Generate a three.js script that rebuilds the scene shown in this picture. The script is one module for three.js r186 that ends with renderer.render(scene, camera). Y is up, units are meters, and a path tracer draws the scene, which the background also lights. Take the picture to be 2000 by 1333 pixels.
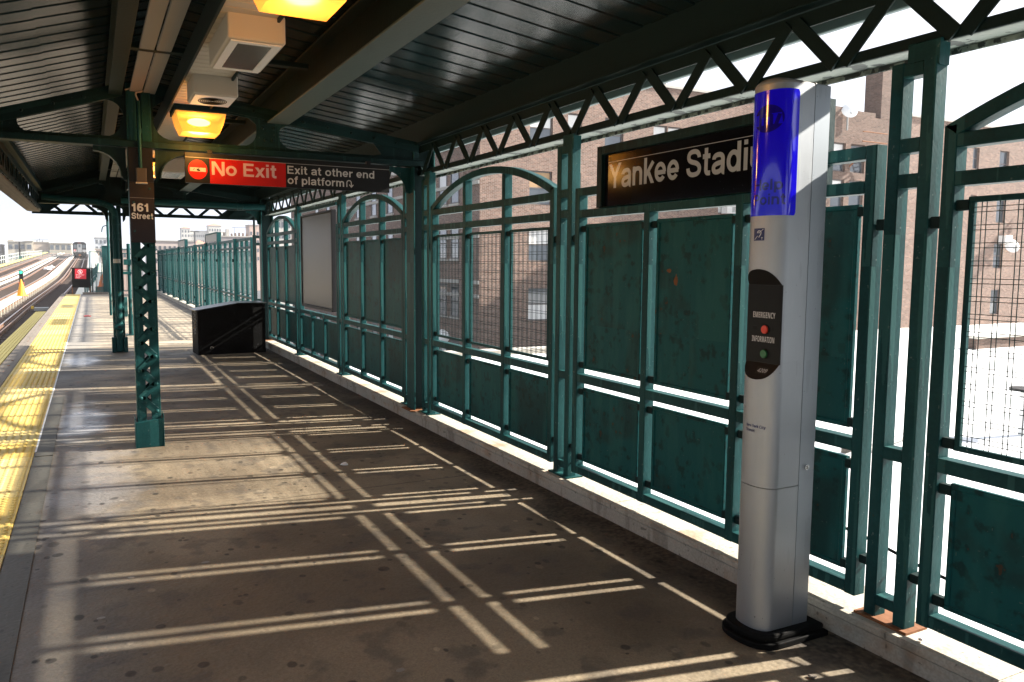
import * as THREE from 'three';
import { mergeGeometries } from 'three/addons/utils/BufferGeometryUtils.js';
import { RoundedBoxGeometry } from 'three/addons/geometries/RoundedBoxGeometry.js';
import { RectAreaLightUniformsLib } from 'three/addons/lights/RectAreaLightUniformsLib.js';

// ---------------------------------------------------------------- camera, sky, sun, exposure
const scene = new THREE.Scene();
const V3 = (x, y, z) => new THREE.Vector3(x, y, z);
const FOCAL = 1560, EYE = 1.6;                       // focal length in pixels of a 2000 x 1333 frame; eye height
const camera = new THREE.PerspectiveCamera(2 * Math.atan(666.5 / FOCAL) * 180 / Math.PI, 1024 / 682, 0.05, 3000);
{
  const ray = (px, py) => V3(px - 1000, 666.5 - py, -FOCAL).normalize();
  const fwd = ray(177, 508), level = ray(1177, 516.5);          // the platform's vanishing point and the tilt of the horizon
  const up = level.clone().cross(fwd).normalize(); if (up.y < 0) up.negate();
  const right = fwd.clone().cross(up).normalize();
  const m = new THREE.Matrix4().makeBasis(right, up, fwd.clone().negate()).transpose();
  camera.quaternion.setFromRotationMatrix(m); camera.position.set(0, EYE, 0);
}
const SUN = V3(1.65, 1, 0.33).normalize();
const SKY_LEVEL = 0.38;
{
  const w = 512, h = 256, data = new Float32Array(w * h * 4);
  let s = 7; const lat = Float32Array.from({ length: 4096 }, () => ((s = (s * 16807) % 2147483647) / 2147483647));
  const n2 = (x, y) => { const xi = Math.floor(x), yi = Math.floor(y), fx = x - xi, fy = y - yi, u = fx * fx * (3 - 2 * fx), v = fy * fy * (3 - 2 * fy);
    const g = (a, b) => lat[((b & 63) << 6) + (a & 63)]; return (g(xi, yi) * (1 - u) + g(xi + 1, yi) * u) * (1 - v) + (g(xi, yi + 1) * (1 - u) + g(xi + 1, yi + 1) * u) * v; };
  for (let j = 0; j < h; j++) for (let i = 0; i < w; i++) {
    const el = ((j + 0.5) / h - 0.5) * Math.PI, az = ((i + 0.5) / w - 0.5) * 2 * Math.PI, t = Math.max(0, Math.sin(el)), cosg = Math.cos(el) * Math.cos(az) * SUN.x + Math.sin(el) * SUN.y + Math.cos(el) * Math.sin(az) * SUN.z;
    const cloud = 0.6 * n2(i / 16, j / 9) + 0.3 * n2(i / 8, j / 4.5) + 0.1 * n2(i / 4, j / 2);
    const c = (el < 0 ? 0.5 : 0.85 + 0.3 * cloud - 0.12 * t) * (0.5 + 0.36 * (cosg + 1) + 0.5 * Math.pow(Math.max(0, cosg), 12)), o = (j * w + i) * 4;
    const bl = 0.5 - 0.5 * cosg; data[o] = c * SKY_LEVEL * (0.96 - 0.15 * bl); data[o + 1] = c * SKY_LEVEL * (0.99 - 0.05 * bl); data[o + 2] = c * SKY_LEVEL * (1.06 + 0.14 * bl); data[o + 3] = 1;
  }
  const sky = new THREE.DataTexture(data, w, h, THREE.RGBAFormat, THREE.FloatType);
  sky.mapping = THREE.EquirectangularReflectionMapping; sky.magFilter = sky.minFilter = THREE.LinearFilter; sky.needsUpdate = true;
  scene.background = sky; scene.environment = sky;
}
const sun = new THREE.DirectionalLight(new THREE.Color(1, 0.93, 0.82), 5);
sun.position.copy(SUN).multiplyScalar(60).add(V3(0, 0, -10)); sun.target.position.set(0, 0, -10);
sun.castShadow = true; sun.shadow.radius = 2; sun.shadow.mapSize.set(4096, 4096);
Object.assign(sun.shadow.camera, { left: -60, right: 60, top: 60, bottom: -60, near: 1, far: 200 });
scene.add(sun, sun.target);
const EXPOSURE = 3.5;
RectAreaLightUniformsLib.init();
scene.fog = new THREE.FogExp2(new THREE.Color(0.95, 0.97, 1), 0.00045);

// ---------------------------------------------------------------- noise and textures
let seed = 1; const rnd = () => { seed = (seed * 48271) % 2147483647; return seed / 2147483647; };
const rr = (a, b) => a + (b - a) * rnd();
const LAT = Float32Array.from({ length: 65536 }, rnd);
const vn = (x, y, k = 0) => {
  x += k * 17.3; y += k * 5.7; const xi = Math.floor(x), yi = Math.floor(y), fx = x - xi, fy = y - yi, u = fx * fx * (3 - 2 * fx), v = fy * fy * (3 - 2 * fy);
  const a = (yi & 255) << 8, b = ((yi + 1) & 255) << 8, c = xi & 255, d = (xi + 1) & 255;
  return (LAT[a + c] * (1 - u) + LAT[a + d] * u) * (1 - v) + (LAT[b + c] * (1 - u) + LAT[b + d] * u) * v;
};
const fbm = (x, y, o = 4, k = 0) => { let s = 0, a = 0.5, t = 0; for (let i = 0; i < o; i++) { s += a * vn(x, y, k + i); t += a; a *= 0.5; x *= 2.03; y *= 2.03; } return s / t; };
const cl = (x, a = 0, b = 1) => Math.min(b, Math.max(a, x));
const sm = (a, b, x) => { const t = cl((x - a) / (b - a)); return t * t * (3 - 2 * t); };
const toS = (c) => 255 * (c <= 0.0031308 ? 12.92 * c : 1.055 * Math.pow(c, 1 / 2.4) - 0.055);
// fn(x, y) in metres gives [r, g, b] linear, or a number for grey data
function makeTexture(px, py, sx, sy, fn, colour = true, x0 = 0, y0 = 0) {
  const d = new Uint8Array(px * py * 4);
  for (let j = 0; j < py; j++) for (let i = 0; i < px; i++) {
    const c = fn(x0 + (i + 0.5) / px * sx, y0 + (j + 0.5) / py * sy), o = (j * px + i) * 4;
    for (let k = 0; k < 3; k++) { const v = typeof c === 'number' ? c : c[k]; d[o + k] = colour ? toS(cl(v)) : 255 * cl(v); }
    d[o + 3] = 255;
  }
  const t = new THREE.DataTexture(d, px, py, THREE.RGBAFormat);
  t.magFilter = THREE.LinearFilter; t.minFilter = THREE.LinearMipmapLinearFilter; t.generateMipmaps = true;
  t.wrapS = t.wrapT = THREE.RepeatWrapping; if (colour) t.colorSpace = THREE.SRGBColorSpace;
  t.repeat.set(1 / sx, 1 / sy); t.needsUpdate = true; return t;
}
const mat = (color, roughness, o = {}) => new THREE.MeshPhysicalMaterial({ color: Array.isArray(color) ? new THREE.Color().setRGB(...color) : new THREE.Color(color), roughness, side: THREE.DoubleSide, ...o });
const lerp3 = (a, b, t) => [a[0] + (b[0] - a[0]) * t, a[1] + (b[1] - a[1]) * t, a[2] + (b[2] - a[2]) * t];

const T = {};
T.paint = makeTexture(512, 512, 1.6, 1.6, (x, y) => {
  const P = 25, dr = fbm(x * 26, y * 1.1, 3, 15), n = fbm(x * 3 + 2, y * 1.3 + 9, 4, 3), f = vn(x * 90, y * 90, 5), chip = vn(x * P * 2.2, y * P, 9) * 0.6 + vn(x * 160, y * 130, 2) * 0.4;
  let c = [0.009, 0.053, 0.055]; c = lerp3(c, [0.014, 0.07, 0.071], sm(0.45, 0.75, n)); c = lerp3(c, [0.006, 0.033, 0.035], sm(0.58, 0.3, n) * 0.5);
  c = c.map((v) => v * (0.9 + 0.2 * f)); if (dr > 0.64) c = lerp3(c, [0.03, 0.11, 0.105], 0.6); if (chip > 0.87) c = lerp3(c, [0.2, 0.24, 0.22], 0.45); if (chip < 0.1) c = lerp3(c, [0.05, 0.025, 0.014], 0.5); return c;
});
T.paintBump = makeTexture(512, 512, 1.6, 1.6, (x, y) => 0.5 * fbm(x * 26, y * 9, 3, 1) + 0.35 * vn(x * 110, y * 70, 4) + 0.15 * vn(x * 200, y * 160, 6), false);
T.peel = makeTexture(512, 512, 1.2, 1.2, (x, y) => { const n = fbm(x * 16, y * 16, 4, 91), m = fbm(x * 4, y * 4, 4, 93); let c = lerp3([0.2, 0.245, 0.225], [0.27, 0.31, 0.28], m); if (n > 0.57 + 0.12 * m) c = lerp3(c, [0.02, 0.03, 0.03], 0.85); return c; });
T.scale = makeTexture(512, 512, 0.8, 0.8, (x, y) => { const n = fbm(x * 30, y * 30, 4, 95); return n > 0.5 ? [0.02, 0.03, 0.03] : lerp3([0.1, 0.13, 0.12], [0.25, 0.3, 0.27], vn(x * 60, y * 60, 2)); });
T.panel = makeTexture(1024, 1024, 2.4, 1.2, (x, y) => {          // sheet steel: scuffed teal, rust freckles
  const n = fbm(x * 4, y * 4, 5, 11), m = fbm(x * 22, y * 22, 4, 13), s = fbm(x * 13, y * 2.2, 3, 17);
  let c = [0.007, 0.082, 0.085]; c = lerp3(c, [0.012, 0.045, 0.046], sm(0.48, 0.66, n) * 0.8); c = lerp3(c, [0.007, 0.026, 0.027], sm(0.56, 0.74, m) * 0.75);
  c = lerp3(c, [0.02, 0.11, 0.105], sm(0.55, 0.3, s) * 0.5); if (m > 0.74 && n > 0.5 && vn(x * 60, y * 60, 3) > 0.6) c = lerp3(c, [0.09, 0.035, 0.012], 0.6);
  if (vn(x * 130, y * 130, 8) > 0.97) c = [0.1, 0.14, 0.13]; return c;
});
T.metal = makeTexture(512, 512, 0.5, 0.5, (x, y) => 0.4 + 0.08 * vn(x * 900, y * 4, 2) + 0.1 * fbm(x * 12, y * 12, 3, 5), false);
T.steelTint = makeTexture(512, 512, 1.2, 1.2, (x, y) => { const n = fbm(x * 5, y * 3, 4, 101), sp = vn(x * 70, y * 70, 3), st = fbm(x * 30, y * 4, 3, 105); let v = 0.93 + 0.14 * (n - 0.5); if (sp > 0.982) v *= 0.5; if (st > 0.74) v *= 0.92; return [v, v, v]; });
T.concrete = makeTexture(1024, 1024, 3, 3, (x, y) => {
  const n = fbm(x * 3, y * 3, 5, 21), f = vn(x * 150, y * 150, 4), st = fbm(x * 9, y * 1.5, 4, 8);
  let c = lerp3([0.37, 0.34, 0.28], [0.5, 0.465, 0.395], n); c = lerp3(c, [0.14, 0.12, 0.09], sm(0.6, 0.75, st) * 0.5); c = c.map((v) => v * (0.85 + 0.3 * f));
  c = lerp3(c, [0.34, 0.19, 0.09], sm(0.6, 0.74, fbm(x * 2.4 + 7, y * 5, 4, 111)) * 0.55);
  if (vn(x * 40, y * 40, 7) > 0.93) c = c.map((v) => v * 0.5); return c;
});
T.rough = makeTexture(512, 512, 1, 1, (x, y) => 0.6 * vn(x * 64, y * 64, 3) + 0.4 * fbm(x * 16, y * 16, 3, 6), false);
const BR = 0.0677, BL = 0.2134;                                    // brick course and stretcher
const brickAt = (x, y, base, vary, mortar) => {
  const row = Math.floor(y / BR), bond = row % 6 === 0, bl = bond ? BL / 2 : BL, xs = x + (row % 2 ? bl / 2 : 0), col = Math.floor(xs / bl);
  const fx = xs / bl - col, fy = y / BR - row, e = Math.min(Math.min(fx, 1 - fx) * bl, Math.min(fy, 1 - fy) * BR);
  const h = LAT[((row * 131 + col * 57) & 65535)], k = LAT[((row * 71 + col * 193 + 999) & 65535)];
  let c = lerp3(base[0], base[1], h).map((v) => v * (1 - vary / 2 + vary * k)); const t = sm(0.011, 0.006, e); return [lerp3(c, mortar, t), 1 - t];
};
const facade = (base, mortar, k) => makeTexture(1024, 1024, BL * 20, BR * 60, (x, y) => brickAt(x, y, base, 0.5, mortar)[0].map((v) => v * (0.82 + 0.36 * fbm(x * 0.9, y * 1.5, 4, k))));
T.brickA = facade([[0.125, 0.064, 0.045], [0.225, 0.135, 0.1]], [0.28, 0.245, 0.21], 31);
T.brickB = facade([[0.105, 0.06, 0.044], [0.165, 0.1, 0.075]], [0.17, 0.14, 0.115], 33);
T.brickBump = makeTexture(1024, 1024, BL * 20, BR * 60, (x, y) => brickAt(x, y, [[1, 1, 1], [1, 1, 1]], 0, [0, 0, 0])[1], false);
T.wood = makeTexture(512, 512, 1, 1, (x, y) => { const g = fbm(x * 40, y * 1.4, 4, 3); return lerp3([0.1, 0.085, 0.07], [0.24, 0.2, 0.16], g); });
T.roofDeck = makeTexture(512, 1024, 2.7, 3.6, (x, y) => {          // streaks of dirt and bare patches on the painted pans
  const n = fbm(x * 3, y * 14, 4, 41), m = fbm(x * 5, y * 2, 3, 43); let c = [0.011, 0.028, 0.031];
  c = lerp3(c, [0.05, 0.047, 0.04], sm(0.5, 0.75, n) * 0.8); c = lerp3(c, [0.035, 0.03, 0.024], sm(0.6, 0.75, m) * 0.7); return c;
});
T.snowRoof = makeTexture(512, 512, 12, 12, (x, y) => { const n = fbm(x * 0.7, y * 0.7, 5, 51), w = sm(0.6, 0.7, fbm(x * 0.4, y * 1.6, 4, 53)); return lerp3([0.74, 0.75, 0.76], [0.5, 0.5, 0.51], 0.2 * w + 0.15 * n); });
T.ballast = makeTexture(512, 512, 4, 4, (x, y) => { const n = vn(x * 60, y * 60, 2), g = fbm(x * 2, y * 2, 3, 9); return lerp3([0.07, 0.055, 0.05], [0.24, 0.2, 0.18], 0.6 * n + 0.4 * g); });
// the platform floor: worn brown concrete, gum spots, grime along the kerb, a pale residue near the yellow strip
const SPOTS = new Map();
for (let i = 0; i < 1500; i++) { const x = rr(-0.4, 2.8), z = rr(-16, 0), r = rr(0.008, 0.026) * (rnd() < 0.1 ? 1.5 : 1), key = Math.floor(x * 4) + ':' + Math.floor(z * 4), d = rnd() < 0.94 ? rr(0.25, 0.7) : 1.7;
  if (!SPOTS.has(key)) SPOTS.set(key, []); SPOTS.get(key).push([x, z, r, d, rr(0.6, 1)]); }
const spotAt = (x, z) => { let f = 1; const a = Math.floor(x * 4), b = Math.floor(z * 4);
  for (let i = -1; i < 2; i++) for (let j = -1; j < 2; j++) for (const s of SPOTS.get((a + i) + ':' + (b + j)) || []) { const q = Math.hypot(x - s[0], (z - s[1]) * s[4]); if (q < s[2]) f = f * (1 + (s[3] - 1) * sm(s[2], s[2] * 0.7, q)); } return f; };
const residue = (x, z) => { const e = (cx, cz, rx, rz, k) => sm(1.15, 0.35, Math.hypot((x - cx) / rx, (z - cz) / rz) + 0.9 * (fbm(x * 5, z * 5, 4, k) - 0.5)); return Math.max(e(-0.12, -8.9, 0.28, 1.2, 61), e(-0.22, -14.4, 0.3, 0.9, 63), 0.5 * e(-0.05, -6.6, 0.35, 1.6, 65)); };
const floorColour = (x, z) => {
  const n = fbm(x * 1.3, z * 1.3, 5, 71), m = fbm(x * 7, z * 7, 4, 73), g = vn(x * 210, z * 210, 3), h = vn(x * 420, z * 420, 6);
  let c = lerp3([0.135, 0.104, 0.068], [0.25, 0.2, 0.134], sm(0.3, 0.7, n)); c = lerp3(c, [0.085, 0.071, 0.056], sm(0.55, 0.75, m) * 0.6);
  c = lerp3(c, [0.105, 0.105, 0.105], sm(0.25, -0.25, x + 0.4 * (n - 0.5)) * 0.6);
  const dirt = sm(2.35, 2.75, x + 0.5 * (fbm(x * 4, z * 2.5, 4, 77) - 0.5)); c = lerp3(c, [0.03, 0.022, 0.016], dirt * 0.85 * (0.6 + 0.6 * vn(x * 60, z * 60, 8)));
  c = lerp3(c, [0.3, 0.3, 0.31], residue(x, z) * 0.75); const s = spotAt(x, z);
  const joint = Math.abs(((z + 3.1) % 4.6 + 4.6) % 4.6 - 2.3) < 0.005 + 0.004 * vn(x * 30, z * 30, 5); const crack = joint || Math.abs(z + 7.95 + 0.1 * (fbm(x * 3, 1.5, 4, 81) - 0.5)) < 0.006 || Math.abs(z + 12.1 + 0.04 * (vn(x * 5, 2, 3) - 0.5)) < 0.006;
  const k = (0.66 + 0.36 * g + 0.32 * h) * (s > 1 ? 1 + (s - 1) * 0.8 : s) * (crack ? 0.35 : 1); return c.map((v) => v * k);
};
const floorRough = (x, z) => cl(0.66 + 0.3 * (fbm(x * 5, z * 5, 4, 83) - 0.5) - 0.34 * residue(x, z) + 0.2 * sm(2.3, 2.8, x));
const floorTex = (z0) => [makeTexture(1024, 2048, 4.1, 8.2, floorColour, true, -1.25, z0), makeTexture(256, 512, 4.1, 8.2, floorRough, false, -1.25, z0)];
for (const k in T) T[k].name = k;

// ---------------------------------------------------------------- materials
const M = {
  green: mat('#ffffff', 0.46, { specularIntensity: 0.22, map: T.paint, bumpMap: T.paintBump, bumpScale: 0.0012 }),
  greenShaded: mat([0.42, 0.42, 0.42], 0.5, { specularIntensity: 0.35, map: T.paint, bumpMap: T.paintBump, bumpScale: 0.0012 }),  // same green paint, darkened so the canopy shade sits in the colour
  panel: mat('#ffffff', 0.45, { specularIntensity: 0.2, map: T.panel, bumpMap: T.paintBump, bumpScale: 0.0012 }),
  dark: mat([0.006, 0.02, 0.02], 0.6, { specularIntensity: 0.3, bumpMap: T.paintBump, bumpScale: 0.0015 }),
  peeled: mat('#ffffff', 0.7, { map: T.peel, bumpMap: T.rough, bumpScale: 0.004 }),
  scaly: mat('#ffffff', 0.8, { map: T.scale, bumpMap: T.rough, bumpScale: 0.006 }), fasciaGreen: mat([0.13, 0.185, 0.19], 0.6),
  deck: mat('#ffffff', 0.24, { specularIntensity: 0.95, map: T.roofDeck, bumpMap: T.paintBump, bumpScale: 0.0006 }),
  concrete: mat('#ffffff', 0.85, { map: T.concrete, bumpMap: T.rough, bumpScale: 0.003 }),
  rust: mat([0.2, 0.075, 0.025], 0.85, { bumpMap: T.rough, bumpScale: 0.002 }),
  steel: mat([0.45, 0.475, 0.505], 1, { metalness: 0.88, map: T.steelTint, roughnessMap: T.metal }),
  steelSide: mat([0.41, 0.45, 0.495], 0.48, { metalness: 0.82, map: T.steelTint }),
  black: mat([0.01, 0.01, 0.011], 0.4, { specularIntensity: 0.5 }), blackMatte: mat([0.005, 0.005, 0.005], 0.65, { specularIntensity: 0.18, bumpMap: T.rough, bumpScale: 0.001 }),
  white: mat([0.75, 0.75, 0.73], 0.5), cream: mat([0.5, 0.46, 0.38], 0.6), grey: mat([0.3, 0.3, 0.29], 0.6),
  greyBoard: mat([0.13, 0.137, 0.142], 0.38, { bumpMap: T.rough, bumpScale: 0.0003 }),
  yellow: mat([0.72, 0.46, 0.05], 0.65, { bumpMap: T.rough, bumpScale: 0.001 }), yellowPale: mat([0.7, 0.55, 0.16], 0.7),
  wood: mat('#ffffff', 0.85, { map: T.wood, bumpMap: T.rough, bumpScale: 0.002 }),
  rail: mat([0.22, 0.13, 0.09], 0.5, { metalness: 0.3 }), railHead: mat([0.5, 0.42, 0.38], 0.35, { metalness: 0.8 }), tie: mat([0.07, 0.05, 0.042], 0.9),
  ballast: mat('#ffffff', 0.95, { map: T.ballast, bumpMap: T.rough, bumpScale: 0.02 }), plank: mat([0.62, 0.6, 0.52], 0.8),
  orange: mat([0.85, 0.2, 0.03], 0.55), red: mat([0.45, 0.02, 0.015], 0.4), snowRoof: mat('#ffffff', 0.85, { map: T.snowRoof }),
  brickA: mat('#ffffff', 0.9, { map: T.brickA, bumpMap: T.brickBump, bumpScale: 0.006 }), brickB: mat('#ffffff', 0.9, { map: T.brickB, bumpMap: T.brickBump, bumpScale: 0.006 }),
  stone: mat([0.42, 0.4, 0.36], 0.85), glass: mat([0.06, 0.075, 0.09], 0.06, { metalness: 0.0, clearcoat: 1, clearcoatRoughness: 0.03 }),
  blind: mat([0.62, 0.62, 0.6], 0.4, { clearcoat: 0.6 }), sash: mat([0.1, 0.085, 0.08], 0.5), curtain: mat([0.36, 0.22, 0.1], 0.7, { clearcoat: 0.5 }),
  teal: mat([0.02, 0.1, 0.098], 0.5), street: mat([0.06, 0.06, 0.065], 0.9),
};

// ---------------------------------------------------------------- geometry helpers
// a box whose uv run in metres
function bx(x0, x1, y0, y1, z0, z1) {
  const w = x1 - x0, h = y1 - y0, d = z1 - z0, g = new THREE.BoxGeometry(w, h, d).toNonIndexed(); g.translate((x0 + x1) / 2, (y0 + y1) / 2, (z0 + z1) / 2); return metric(g);
}
function metric(g) {                                                // uv from position along the face's own plane, offset so that neighbours differ
  if (g.index) g = g.toNonIndexed(); const p = g.attributes.position; if (!g.attributes.normal) g.computeVertexNormals(); const n = g.attributes.normal, uv = new Float32Array(p.count * 2);
  for (let i = 0; i < p.count; i += 3) {
    const a = V3(0, 0, 0), b = V3(0, 0, 0), c = V3(0, 0, 0); a.fromBufferAttribute(p, i); b.fromBufferAttribute(p, i + 1); c.fromBufferAttribute(p, i + 2);
    const f = b.clone().sub(a).cross(c.clone().sub(a)), ax = Math.abs(f.x), ay = Math.abs(f.y), az = Math.abs(f.z);
    for (let k = 0; k < 3; k++) { const q = [a, b, c][k]; let u, v; if (ax >= ay && ax >= az) { u = q.z; v = q.y; } else if (ay >= az) { u = q.x; v = q.z; } else { u = q.x; v = q.y; } uv[(i + k) * 2] = u; uv[(i + k) * 2 + 1] = v; }
  }
  g.setAttribute('uv', new THREE.BufferAttribute(uv, 2)); return g;
}
// a bar with its four long edges chamfered
function bar(x0, x1, y0, y1, z0, z1, c = 0.004) {
  const s = [x1 - x0, y1 - y0, z1 - z0], L = s.indexOf(Math.max(...s)), [A, B] = [[1, 2], [2, 0], [0, 1]][L], a = s[A] / 2, b = s[B] / 2; c = Math.min(c, a * 0.4, b * 0.4);
  const ring = [[-a + c, -b], [a - c, -b], [a, -b + c], [a, b - c], [a - c, b], [-a + c, b], [-a, b - c], [-a, -b + c]], mid = [(x0 + x1) / 2, (y0 + y1) / 2, (z0 + z1) / 2], pos = [];
  const put = (r, t) => { const q = [0, 0, 0]; q[L] = t * s[L] / 2; q[A] = r[0]; q[B] = r[1]; pos.push(q[0] + mid[0], q[1] + mid[1], q[2] + mid[2]); };
  for (let i = 0; i < 8; i++) { const p = ring[i], q = ring[(i + 1) % 8]; put(p, -1); put(q, -1); put(q, 1); put(p, -1); put(q, 1); put(p, 1); }
  for (const t of [-1, 1]) for (let i = 1; i < 7; i++) { const tri = [ring[0], ring[i], ring[i + 1]]; if (t < 0) tri.reverse(); tri.forEach((r) => put(r, t)); }
  const g = new THREE.BufferGeometry(); g.setAttribute('position', new THREE.Float32BufferAttribute(pos, 3)); g.computeVertexNormals(); return metric(g);
}
// a straight bar of section w x t between two points; `side` is the direction of w
function strut(p, q, w, t, side = V3(1, 0, 0)) {
  const d = q.clone().sub(p), L = d.length(); d.normalize(); const z = side.clone().addScaledVector(d, -side.dot(d)).normalize(), x = d.clone().cross(z);
  const g = bar(-t / 2, t / 2, -L / 2, L / 2, -w / 2, w / 2, 0.003); g.applyMatrix4(new THREE.Matrix4().makeBasis(x, d, z).setPosition(p.clone().add(q).multiplyScalar(0.5))); return g;
}
function tube(p, q, r, seg = 14) {
  const d = q.clone().sub(p), g = new THREE.CylinderGeometry(r, r, d.length(), seg).toNonIndexed(); g.applyQuaternion(new THREE.Quaternion().setFromUnitVectors(V3(0, 1, 0), d.clone().normalize())); const m = p.clone().add(q).multiplyScalar(0.5); g.translate(m.x, m.y, m.z); return g;
}
const curveTube = (pts, r, seg = 40, rad = 8) => new THREE.TubeGeometry(new THREE.CatmullRomCurve3(pts.map((p) => V3(...p))), seg, r, rad).toNonIndexed();
// a plate cut from an outline (x, y pairs); lies in the xy plane with thickness t behind z
function plate(outline, holes, z, t, bevel = 0) {
  const toShape = (pts, C) => { const s = new C(); pts.forEach((p, i) => i ? s.lineTo(p[0], p[1]) : s.moveTo(p[0], p[1])); s.closePath(); return s; };
  const s = toShape(outline, THREE.Shape); for (const h of holes) s.holes.push(toShape(h, THREE.Path));
  const g = new THREE.ExtrudeGeometry(s, { depth: t - 2 * bevel, bevelEnabled: bevel > 0, bevelThickness: bevel, bevelSize: bevel, bevelOffset: -bevel, bevelSegments: 1, curveSegments: 8 }); g.translate(0, 0, z - t + bevel); return metric(g);
}
const rotY = (g, a) => g.rotateY(a);
const used = {};
const numbered = (n) => { used[n] = (used[n] || 0) + 1; return used[n] > 1 ? n + '_' + String(used[n] - 1).padStart(3, '0') : n; };
function clean(gs) { return gs.map((g) => { const h = g.index ? g.toNonIndexed() : g; for (const k of Object.keys(h.attributes)) if (!['position', 'normal', 'uv'].includes(k)) h.deleteAttribute(k); return h; }); }
function mesh(name, gs, m, parent) {                                // merges geometries into one named mesh
  gs = Array.isArray(gs) ? clean(gs) : [gs]; const o = new THREE.Mesh(gs.length > 1 ? mergeGeometries(gs) : gs[0], m); o.name = parent ? name : numbered(name); (parent || scene).add(o); return o;
}
function tag(o, label, category, group, kind) { if (label) o.userData.label = label; if (category) o.userData.category = category; if (group) o.userData.group = group; if (kind) o.userData.kind = kind; return o; }
const struct = (name, gs, m) => tag(mesh(name, gs, m), null, null, null, 'structure');
function thing(name, label, category, pos = [0, 0, 0], group) { const o = new THREE.Group(); o.name = numbered(name); o.position.set(...pos); scene.add(o); return tag(o, label, category, group); }
const stuffPart = (o) => { o.userData.kind = 'stuff'; return o; };
function canvasTexture(w, h, draw) { const c = document.createElement('canvas'); c.width = w; c.height = h; const x = c.getContext('2d'); draw(x, w, h); const t = new THREE.CanvasTexture(c); t.colorSpace = THREE.SRGBColorSpace; t.anisotropy = 8; return t; }

// grotesque letters drawn with strokes; cap height 100, baseline 0, y down
const BOWL = 'a 23 29 0 1 1 46 0 a 23 29 0 1 1 -46 0', ARCH = 'M 12 -38 Q 13 -65 34 -65 Q 55 -65 55 -44 L 55 0';
const GLYPH = {
  Y: [78, 'M 3 -106 L 39 -46 L 75 -106 M 39 -50 L 39 0', -100], N: [82, 'M 10 0 L 10 -100 M 72 0 L 72 -100 M 11 -104 L 71 4', -100], E: [72, 'M 10 0 L 10 -100 M 10 -91 L 67 -91 M 10 -52 L 62 -52 M 10 -9 L 69 -9'],
  S: [78, 'M 66 -68 Q 64 -91 38 -91 Q 12 -91 12 -73 Q 12 -58 36 -53 Q 68 -46 68 -28 Q 68 -9 39 -9 Q 10 -9 9 -34'], H: [82, 'M 10 0 L 10 -100 M 72 0 L 72 -100 M 10 -52 L 72 -52'], P: [70, 'M 10 0 L 10 -100 M 10 -91 L 42 -91 Q 63 -91 63 -69 Q 63 -47 42 -47 L 10 -47'],
  T: [66, 'M 33 0 L 33 -100 M 1 -91 L 65 -91'], M: [96, 'M 10 0 L 10 -100 M 86 0 L 86 -100 M 11 -104 L 48 -8 L 85 -104', -100], A: [78, 'M 4 4 L 39 -106 L 74 4 M 16 -28 L 62 -28', -100, 0],
  o: [71, 'M 10 -37 a 25.5 29 0 1 1 51 0 a 25.5 29 0 1 1 -51 0'], x: [62, 'M 4 -82 L 58 8 M 58 -82 L 4 8', -74, 0], i: [26, 'M 13 0 L 13 -74 M 13 -100 L 13 -84'], t: [42, 'M 19 -96 L 19 -22 Q 19 -8 31 -8 L 40 -8 M 2 -67 L 39 -67'],
  r: [45, 'M 12 0 L 12 -74 M 12 -38 Q 14 -65 44 -65'], h: [67, 'M 12 0 L 12 -100 ' + ARCH], n: [67, 'M 12 0 L 12 -74 ' + ARCH], m: [101, 'M 12 0 L 12 -74 M 12 -40 Q 13 -65 32 -65 Q 50 -65 50 -44 L 50 0 M 50 -40 Q 51 -65 70 -65 Q 89 -65 89 -44 L 89 0'],
  u: [67, 'M 12 -74 L 12 -28 Q 12 -8 32 -8 Q 54 -8 55 -34 M 55 -74 L 55 0'], a: [66, 'M 11 -51 Q 12 -66 33 -66 Q 54 -66 54 -48 L 54 -14 Q 54 -4 62 -4 M 54 -42 C 51 -35 10 -42 10 -21 Q 10 -7 26 -7 Q 53 -8 54 -34'],
  d: [70, 'M 10 -37 ' + BOWL + ' M 57 0 L 57 -100'], p: [70, 'M 12 25 L 12 -74 M 14 -37 ' + BOWL], e: [68, 'M 58 -37 A 24 29 0 1 0 53 -20 M 12 -36 L 64 -36'], k: [62, 'M 12 0 L 12 -100 M 58 -82 L 14 -31 M 28 -48 L 60 8', -100, 0],
  f: [40, 'M 19 0 L 19 -78 Q 19 -92 33 -92 L 40 -92 M 2 -67 L 38 -67'], l: [25, 'M 12 0 L 12 -100'], 1: [52, 'M 33 0 L 33 -100 M 33 -86 Q 28 -72 5 -71'], 6: [66, 'M 10 -32 a 23 23 0 1 1 46 0 a 23 23 0 1 1 -46 0 M 58 -74 Q 54 -92 35 -92 Q 10 -91 10 -40 L 10 -34'], ' ': [30, ''],
};
function lettering(c, str, x, y, cap, width, colour, weight = 17, gap = 5) {
  const k = cap / 100; let total = -gap; for (const ch of str) total += GLYPH[ch][0] + gap; const kx = width ? width / total : k;
  c.save(); c.translate(x, y); c.scale(kx, k); c.strokeStyle = colour; c.lineWidth = weight; c.lineCap = 'butt'; c.lineJoin = 'round';
  for (const ch of str) { const [adv, path, top = -130, bottom = 40] = GLYPH[ch]; c.save(); c.beginPath(); c.rect(-20, top, adv + 40, bottom - top); c.clip(); if (path) c.stroke(new Path2D(path)); c.restore(); c.translate(adv + gap, 0); }
  c.restore();
}

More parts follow.
